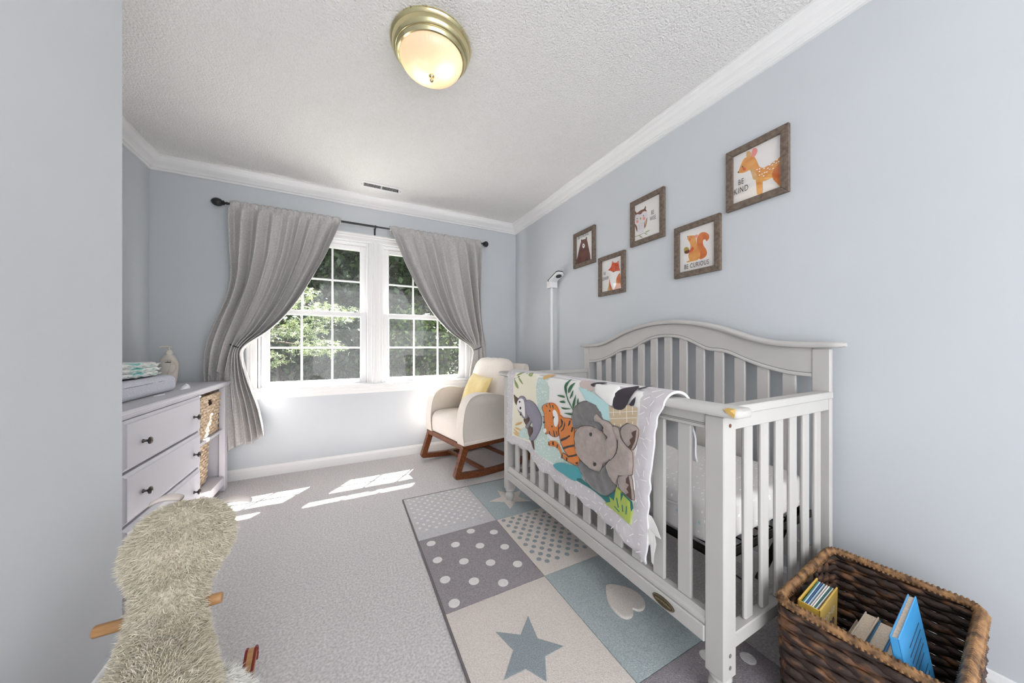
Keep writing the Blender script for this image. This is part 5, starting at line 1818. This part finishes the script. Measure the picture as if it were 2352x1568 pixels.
ds_ = thing('diaper_cream_lid', 'small white rounded lid beside the changing pad', 'lid', (-.872, 2.622, .807))
R = []
for f in range(7):
    t = PI / 2 * f / 6
    R.append([(-.872 + .016 * math.cos(t) * math.cos(a), 2.640 + .042 * math.cos(t) * math.sin(a), .8075 + .003 + .022 * math.sin(t) * (1 + .25 * math.sin(a))) for a in [2 * PI * k / 24 for k in range(24)]])
MB().rings([[(-.872 + .017 * math.cos(2 * PI * k / 24), 2.640 + .044 * math.sin(2 * PI * k / 24), .8072) for k in range(24)]] + R).build('shell', 'white_pl', ds_, smooth=True)
MB().prism([(-.880, 2.602, .808), (-.864, 2.602, .808), (-.867, 2.570, .808), (-.877, 2.570, .808)], (0, 0, 0), (0, 0, .004)).build('tab', 'white_pl', ds_)

# ------------------------------------------------------------------ rug of eight sewn squares
RX, RYS, RT = (.345, .809, 1.270), (2.305, 1.777, 1.243, .711, .180), .011
rug = thing('rug', 'grey, cream and blue patchwork rug with stars, heart and dots under the crib', 'rug', ((RX[0] + RX[2]) / 2, 1.24, 0))
MB().tube([(RX[0] - .003, RYS[4], .005), (RX[0] - .003, RYS[0], .005)], .0048, 6).tube([(RX[0] - .003, RYS[0] + .002, .005), (RX[2], RYS[0] + .002, .005)], .0048, 6).build('bound_edge', simple('rug_binding', (120, 112, 114), .9), rug)
TILES = {(0, 0): 'rug_light', (0, 1): 'rug_blue', (1, 0): 'rug_dark', (1, 1): 'rug_cream', (2, 0): 'rug_cream', (2, 1): 'rug_blue', (3, 0): 'rug_blue', (3, 1): 'rug_dark'}
TO = {}
for (r, c), m_ in TILES.items():
    x0, x1, y1, y0 = RX[c] + .0012, RX[c + 1] - .0012, RYS[r] - .0012, RYS[r + 1] + .0012
    g = MB()
    n = 16
    top = [[(x0 + (x1 - x0) * i / n, y0 + (y1 - y0) * j / n, RT - (.003 if i in (0, n) or j in (0, n) else 0) + .0006 * math.sin(i * 2 + r) * math.sin(j * 1.7 + c)) for i in range(n + 1)] for j in range(n + 1)]
    g.grid(top)
    bd = [(x0, y0), (x1, y0), (x1, y1), (x0, y1)]
    g.add([(a, b_, RT - .003) for a, b_ in bd] + [(a, b_, .0005) for a, b_ in bd], [(i, (i + 1) % 4, 4 + (i + 1) % 4, 4 + i) for i in range(4)])
    TO[r, c] = g.build('patch_square', m_, rug, smooth=True, angle=60)


def pile_shape(name, pts, m_, parent, h=.004):
    P = smooth_closed(pts, 1)
    n = len(P)
    c_ = np.mean(P, 0)
    R = [[(q[0], q[1], RT - .001) for q in P], [(q[0], q[1], RT + h * .7) for q in P], [(c_[0] + (q[0] - c_[0]) * .95, c_[1] + (q[1] - c_[1]) * .95, RT + h) for q in P]]
    return MB().rings(R).build(name, m_, parent)


def star(cx, cy, r, rot, inner=.42):
    return [(cx + (r if k % 2 == 0 else r * inner) * math.cos(rot + PI * k / 5), cy + (r if k % 2 == 0 else r * inner) * math.sin(rot + PI * k / 5)) for k in range(10)]


pile_shape('star', [tuple(measure(2, .014, 900 + a / 2.94, 1080 + b_ / 2.94)[:2]) for a, b_ in ((920, 978), (985, 1130), (1160, 1182), (1035, 1250), (1045, 1420), (905, 1335), (755, 1410), (820, 1210), (700, 1085), (870, 1105))], 'rug_slate', TO[2, 0], .0015)
pile_shape('star', star(1.005, 1.985, .150, 1.75), 'rug_cream', TO[0, 1], .0015)
hp = [tuple(measure(2, .018, 900 + a / 2.94, 1080 + b_ / 2.94)[:2]) for a, b_ in ((1450, 770), (1530, 772), (1610, 795), (1680, 840), (1710, 890), (1700, 930), (1665, 942), (1628, 932), (1630, 965), (1612, 988), (1570, 992), (1520, 960), (1470, 900), (1450, 840))]
pile_shape('heart', smooth_closed(hp, 3), 'rug_cream', TO[2, 1], .009)
dsc = MB().rings([[(r * math.cos(2 * PI * k / 14), r * math.sin(2 * PI * k / 14), z) for k in range(14)] for r, z in ((.023, 0), (.0235, .0012), (.019, .0022))]).build('dot', 'rug_white', TO[1, 0], local=True)
rl = rug.location
first = True
for (r, c, x, y) in [(1, 0, .40 + .1125 * i - .003 * j, 1.721 - .0685 * i - .148 * j) for i in range(4) for j in range(-1, 4)] + [(3, 1, .86 + .115 * i, .655 - .0685 * i - .148 * j) for i in range(4) for j in range(-1, 4)]:
    if not (RX[c] + .025 < x < RX[c + 1] - .025 and RYS[r + 1] + .025 < y < RYS[r] - .025): continue
    if first:
        dsc.location = (x - rl.x, y - rl.y, RT - .0004)
        first = False
    else:
        dup_at(dsc, TO[r, c], (x - rl.x, y - rl.y, RT - .0004))
for (r, c, m_, px, rr, ox_, oy_) in ((0, 0, 'rug_white', .058, .0095, .03, .03), (1, 1, 'rug_slate', .060, .0125, .035, .03)):
    g = MB()
    for i in range(14):
        for j in range(14):
            x = RX[c] + ox_ + px * i * .98 - px * .10 * j * 0 + (px * .5 if j % 2 else 0)
            y = RYS[r] - oy_ - px * .55 * j - px * .62 * 0
            if RX[c] + .012 < x < RX[c + 1] - .012 and RYS[r + 1] + .012 < y < RYS[r] - .012:
                jx, jy = rng.normal() * .0015, rng.normal() * .0015
                g.add([(x + jx + rr * math.cos(2 * PI * k / 9), y + jy + rr * math.sin(2 * PI * k / 9), RT + .0016) for k in range(9)] + [(x + jx + rr * 1.02 * math.cos(2 * PI * k / 9), y + jy + rr * 1.02 * math.sin(2 * PI * k / 9), RT - .001) for k in range(9)],
                      [tuple(range(9))] + [(k, (k + 1) % 9, 9 + (k + 1) % 9, 9 + k) for k in range(9)])
    g.build('small_dots', m_, TO[r, c], kind='stuff')

# ------------------------------------------------------------------ big dark basket with books
bkA, bkB, bkC = Vector((1.592, .520)), Vector((1.142, .482)), Vector((1.606, .200))
ctr = (bkB + bkC) / 2
rotb = math.radians(4.0)
BW, BD, BH = .228, .160, .328
bsk = thing('storage_basket', 'large dark woven rush basket full of books beside the crib', 'basket', (ctr.x, ctr.y, 0))
hole = lambda u, v, f: abs(v) > .9 and abs(u) < .26 and .74 < f < .90
mb, st, sh, rim, bot, W = weave(ctr.x, ctr.y, .006, BH - .012, BW, BD, .05, 19, .047, .0065, (.0075, .0118), .030, rotb, hole, seed=9)
mb.build('weave', 'rush', bsk, smooth=True, kind='stuff')
st.build('stake', 'rush_rim', bsk, kind='stuff')
n = len(bot)
MB().add(bot, [tuple(range(n))]).build('bottom', 'rush_in', bsk)
rm = MB()
m = len(rim)
rm.tube(rim, .0115, 8, loop=True)
for i in range(m):
    a, b_ = Vector(rim[i]), Vector(rim[(i + 1) % m])
    for h_ in (0, .5):
        d = (b_ - a) * .5
        aa = a + (b_ - a) * h_
        o_ = Vector((-d.y, d.x, 0)).normalized()
        rm.tube([aa + o_ * .0125 - Vector((0, 0, .006)), aa + d * .5 + Vector((0, 0, .0128)), aa + d - o_ * .0125 - Vector((0, 0, .006))], [(.0036, .0036)] * 3, 5)
rm.build('rim', 'rush_rim', bsk, smooth=True)


def book(label, c, w, h, t, rz, tilt, cover, pages='page', hard=True, group='books standing in the dark basket', roll=0.0, extra=None):
    """local: x = page width, z = height, y = thickness; spine at -x"""
    o = thing('book', label, 'book', c, 0, group)
    o.rotation_euler = (tilt, roll, rz)
    cv = simple('cover_%d_%d_%d' % cover, cover, .35, coat=.3)
    MB().box(-w / 2, w / 2, -t / 2, -t / 2 + .003, 0, h, .001).box(-w / 2, w / 2, t / 2 - .003, t / 2, 0, h, .001).box(-w / 2, -w / 2 + .003, -t / 2, t / 2, 0, h, .001).build('cover', cv, o, local=True)
    MB().box(-w / 2 + .003, w / 2 - .004, -t / 2 + .0031, t / 2 - .0031, .004, h - .004).build('pages', pages, o, local=True)
    if extra: extra(o, w, h, t)
    return o


def lines(o, w, h, t):
    g = MB()
    for k, (a, b_) in enumerate([(.10, .52), (.08, .55), (.09, .50), (.12, .56), None, (.10, .46), (.08, .52), (.10, .30)] if False else [(.30, .84), (.26, .84), (.28, .80), (.30, .84), (.34, .78), (.42, .84), (.30, .84), (.50, .80)]):
        z = h * (.84 - .05 * k - (.05 if k > 4 else 0))
        g.box(-w / 2 + w * a, -w / 2 + w * b_, -t / 2 - .0004, -t / 2, z, z + .0035)
    g.build('printed_lines', simple('book_text_navy', (40, 70, 100), .6), o, local=True)


def yellow_art(o, w, h, t):
    y = -t / 2 - .0005
    tv, tf = text_mesh('pop-up', .036, .85, .0006)
    MB().add([(a + .002, y, h * .86 + b_) for a, b_ in tv], tf).build('lettering', simple('yb_cream', (244, 232, 204), .5), o, local=True)
    g = MB()
    for k in range(4):
        g.tube([(-.034 + .024 * k + .008 * math.cos(a), y - .0002, h * .73 + .011 * math.sin(a)) for a in [2 * PI * q / 12 for q in range(12)]], (.0024, .0006), 5, loop=True, up=(0, 1, 0))
    g.build('dark_print', simple('yb_navy', (58, 46, 90), .5), o, local=True)
    MB().add([(.03 + .022 * math.cos(2 * PI * k / 18), y, h * .58 + .022 * math.sin(2 * PI * k / 18)) for k in range(18)], [tuple(range(18))]).build('red_disc', simple('yb_red', (190, 62, 44), .5), o, local=True)


# thin books against the far end of the basket
fx, fy = ctr.x - .135, ctr.y + .085
yb = thing('book', 'thick yellow pop-up book with splayed blue and white pages', 'book', (fx + .022, fy + .016, .012), 0, 'books standing in the dark basket')
yb.rotation_euler = (.02, 0, rotb + .02)
TY, WY, HY = .050, .165, .310
MB().box(-WY / 2, WY / 2, -TY / 2, -TY / 2 + .004, 0, HY, .001).box(-WY / 2, WY / 2, TY / 2 - .004, TY / 2, 0, HY, .001).box(-WY / 2, -WY / 2 + .003, -TY / 2, TY / 2, 0, HY, .001).build('cover', simple('cover_yellow', (220, 180, 80), .4, coat=.2), yb, local=True)
for k, (c_, y0) in enumerate((((70, 130, 122), .031), ((190, 214, 228), .025), ((70, 108, 160), .016), ((176, 204, 220), .008), ((232, 222, 216), -.003), ((240, 240, 236), -.012), ((50, 110, 104), -.020), ((226, 228, 228), -.027))):
    MB().prism([(-WY / 2 + .004, y0 * .50, .004), (WY / 2 - .005, y0 * .58, .004), (WY / 2 - .005, y0 * .58, HY - .006), (-WY / 2 + .004, y0 * .50, HY - .006)], (0, -.0013, 0), (0, .0013, 0)).build('page_board', simple('page_%d_%d_%d' % c_, c_, .6), yb, local=True)
yellow_art(yb, WY, HY, TY)
# low books along the basket floor
low = [((224, 204, 178), .022, .170, .150, 'small cream board book lying nearest the far group'), ((232, 216, 196), .030, .180, .196, 'thick cream paged book with worn edges'), ((56, 120, 160), .034, .190, .195, 'thick book with teal blue cover and cream pages'),
       ((66, 132, 200), .030, .185, .205, 'bright blue hardback beside the tall blue book'), ((60, 140, 190), .014, .180, .190, 'slim blue book tucked behind the tall one')]
yy = ctr.y + .066
for k, (cover, t, w, h, lab_) in enumerate(low):
    book(lab_, (ctr.x + .045 - .012 * k, yy - t / 2, .012), w, h, t, rotb, -.06, cover)
    yy -= t + .0035
book('tall bright blue picture book leaning out of the basket', (1.285, .222, .050), .245, .325, .016, rotb + .02, -.16, (70, 160, 220), extra=lines)

# ------------------------------------------------------------------ rocking sheep toy
SX = -.405
sheep = thing('rocking_sheep', 'cream woolly rocking sheep toy beside the closet wall', 'toy', (SX + .02, 1.0, 0))
path = [(SX + .045, .66, .225, .085, .085), (SX + .045, .74, .252, .112, .108), (SX + .045, .86, .265, .116, .112), (SX + .035, .97, .278, .104, .108), (SX + .018, 1.06, .310, .084, .094), (SX + .004, 1.115, .365, .068, .080),
        (SX + .000, 1.145, .420, .064, .078), (SX + .000, 1.165, .455, .076, .088), (SX + .002, 1.185, .500, .098, .108), (SX + .004, 1.205, .540, .100, .115), (SX + .006, 1.222, .580, .086, .100), (SX + .006, 1.235, .610, .058, .068), (SX + .006, 1.240, .624, .022, .026)]
ctrl = smooth_open(path, 4)
NR = 28
RR = []
for i, q in enumerate(ctrl):
    a_, b_ = Vector(ctrl[max(i - 1, 0)][:3]), Vector(ctrl[min(i + 1, len(ctrl) - 1)][:3])
    t = (b_ - a_).normalized()
    ex = Vector((1, 0, 0))
    ez = t.cross(ex).normalized()
    if ez.y > 0 and abs(ez.y) > abs(ez.z): pass
    RR.append([Vector(q[:3]) + ex * q[3] * math.cos(2 * PI * k / NR) + ez * q[4] * math.sin(2 * PI * k / NR) for k in range(NR)])
MB().rings(RR).build('body', 'fleece', sheep, smooth=True)


def strands(rings_, n, ln, wd, droop, name, m_, seedv, parent):
    r_ = np.random.default_rng(seedv)
    G = np.array([[list(p_) for p_ in r] for r in rings_])
    m, k = G.shape[:2]
    V, Fc = [], []
    cen = G.mean(1)
    area = np.array([np.linalg.norm(G[i + 1, 0] - G[i, 0]) * np.linalg.norm(G[i, 0] - cen[i]) for i in range(m - 1)]) + 1e-6
    pick = r_.choice(m - 1, n, p=area / area.sum())
    for i in pick:
        j, a, b_ = r_.integers(k), r_.random(), r_.random()
        p0 = (G[i, j] * (1 - a) + G[i + 1, j] * a) * (1 - b_) + (G[i, (j + 1) % k] * (1 - a) + G[i + 1, (j + 1) % k] * a) * b_
        c_ = cen[i] * (1 - a) + cen[i + 1] * a
        nn = p0 - c_
        nn /= np.linalg.norm(nn) + 1e-9
        tw = r_.normal(size=3) * .42
        dr_ = nn + tw + np.array([0, -.10, droop])
        dr_ /= np.linalg.norm(dr_)
        L = ln * (.65 + .7 * r_.random())
        sd = np.cross(dr_, r_.normal(size=3))
        sd /= np.linalg.norm(sd) + 1e-9
        bend = (r_.normal(size=3) * .35 + np.array([0, 0, droop]))
        p1 = p0 + dr_ * L * .55 + bend * L * .15
        p2 = p1 + (dr_ * .45 + bend * .45) * L
        w_ = wd * (.7 + .6 * r_.random())
        i0 = len(V)
        V += [p0 - sd * w_, p0 + sd * w_, p1 - sd * w_ * .85, p1 + sd * w_ * .85, p2]
        Fc += [(i0, i0 + 1, i0 + 3, i0 + 2), (i0 + 2, i0 + 3, i0 + 4)]
    return MB().add(V, Fc).build(name, m_, parent, recalc=False, smooth=True, kind='stuff')


strands(RR, 95000, .0135, .0010, -.22, 'wool', 'fur', 3, sheep)
for s_ in (-1, 1):
    ear = MB()
    R = []
    ex0, ex1, ez = (SX + .060, SX + .140, .590) if s_ > 0 else (SX - .020, SX - .085, .626)
    for k in range(9):
        f = k / 8
        x = ex0 + (ex1 - ex0) * f
        wv = .020 * math.sin(PI * min(1, .22 + .72 * f)) ** .6 + .002
        R.append([(x, 1.262 + wv * math.cos(2 * PI * q / 12), ez + .010 * math.sin(PI * f) - .004 * f + .0065 * math.sin(2 * PI * q / 12)) for q in range(12)])
    ear.rings(R).build('ear', 'felt', sheep, smooth=True)
    HX0, HX1 = (SX - .138, SX - .06) if s_ < 0 else (SX + .05, SX + .102)
    MB().lathe([(.001, HX0 if s_ < 0 else HX0), (.0115, HX0 + .001), (.0135, HX0 + .004), (.0135, HX1 - .004), (.0115, HX1 - .001), (.001, HX1)], (0, 1.145, .378), 18, axis=0).build('handle', 'beech', sheep, smooth=True, angle=50)
    # legs covered in white wool, and the wooden rocker
    lx_ = SX + .040 + s_ * .078
    for (y0, y1) in ((1.01, 1.14), (.74, .64)):
        LR = []
        for k in range(8):
            f = k / 7
            c_ = Vector((lx_ + s_ * (.034 * f - .016 * (1 - f)), y0 + (y1 - y0) * f, .262 - .19 * f))
            LR.append([c_ + Vector(((.040 - .016 * f) * math.cos(2 * PI * q / 14), (.044 - .016 * f) * math.sin(2 * PI * q / 14), 0)) for q in range(14)])
        lg = MB().rings(LR).build('leg', 'fleece', sheep, smooth=True)
        strands(LR, 6500, .022, .0011, -.15, 'leg_wool', 'fur_white', 11 + int(y0 * 100), lg)
    rx0, rx1 = lx_ + s_ * .030 - .011, lx_ + s_ * .030 + .011
    rb = [(y, .003 + (1.15 if y > .92 else .34) * (y - .92) ** 2) for y in [.52 + .70 * k / 24 for k in range(25)]]
    top_ = [(y, z + .044) for y, z in rb]
    ey, ez = (rb[-1][0] + top_[-1][0]) / 2, (rb[-1][1] + top_[-1][1]) / 2
    end = [(ey + .022 * math.sin(t), ez - .022 * math.cos(t)) for t in [PI * k / 8 for k in range(1, 8)]]
    rk = MB().prism([(rx0, y, z) for y, z in rb + end + top_[::-1]], (0, 0, 0), (rx1 - rx0, 0, 0)).build('rocker', 'beech', sheep)
    for xx in (rx0, rx1):
        MB().tube([(xx, y, z) for y, z in top_ + end[::-1]], .0035, 6).build('red_edge', 'red_paint', rk, label='red lacquered rocker edge')
for y in (.70, 1.12):
    MB().box(SX + .045 - .135, SX + .045 + .135, y - .02, y + .02, .030, .046, .003).build('cross_bar', 'beech', sheep)

scrap = MB().rings([[(-.842 + .020 * f + .003 * math.sin(6 * f), 2.985 + .030 * f, .002 + .006 * math.sin(PI * f)) if q == 0 else (-.838 + .020 * f + .006 * math.sin(PI * f), 2.981 + .030 * f, .003 + .008 * math.sin(PI * f) + .001 * q) for q in range(3)] for f in [k / 6 for k in range(7)]]).build('leaf_scrap', 'walnut')
tag(scrap, 'tiny curled brown scrap on the carpet beside the dresser leg', 'scrap')
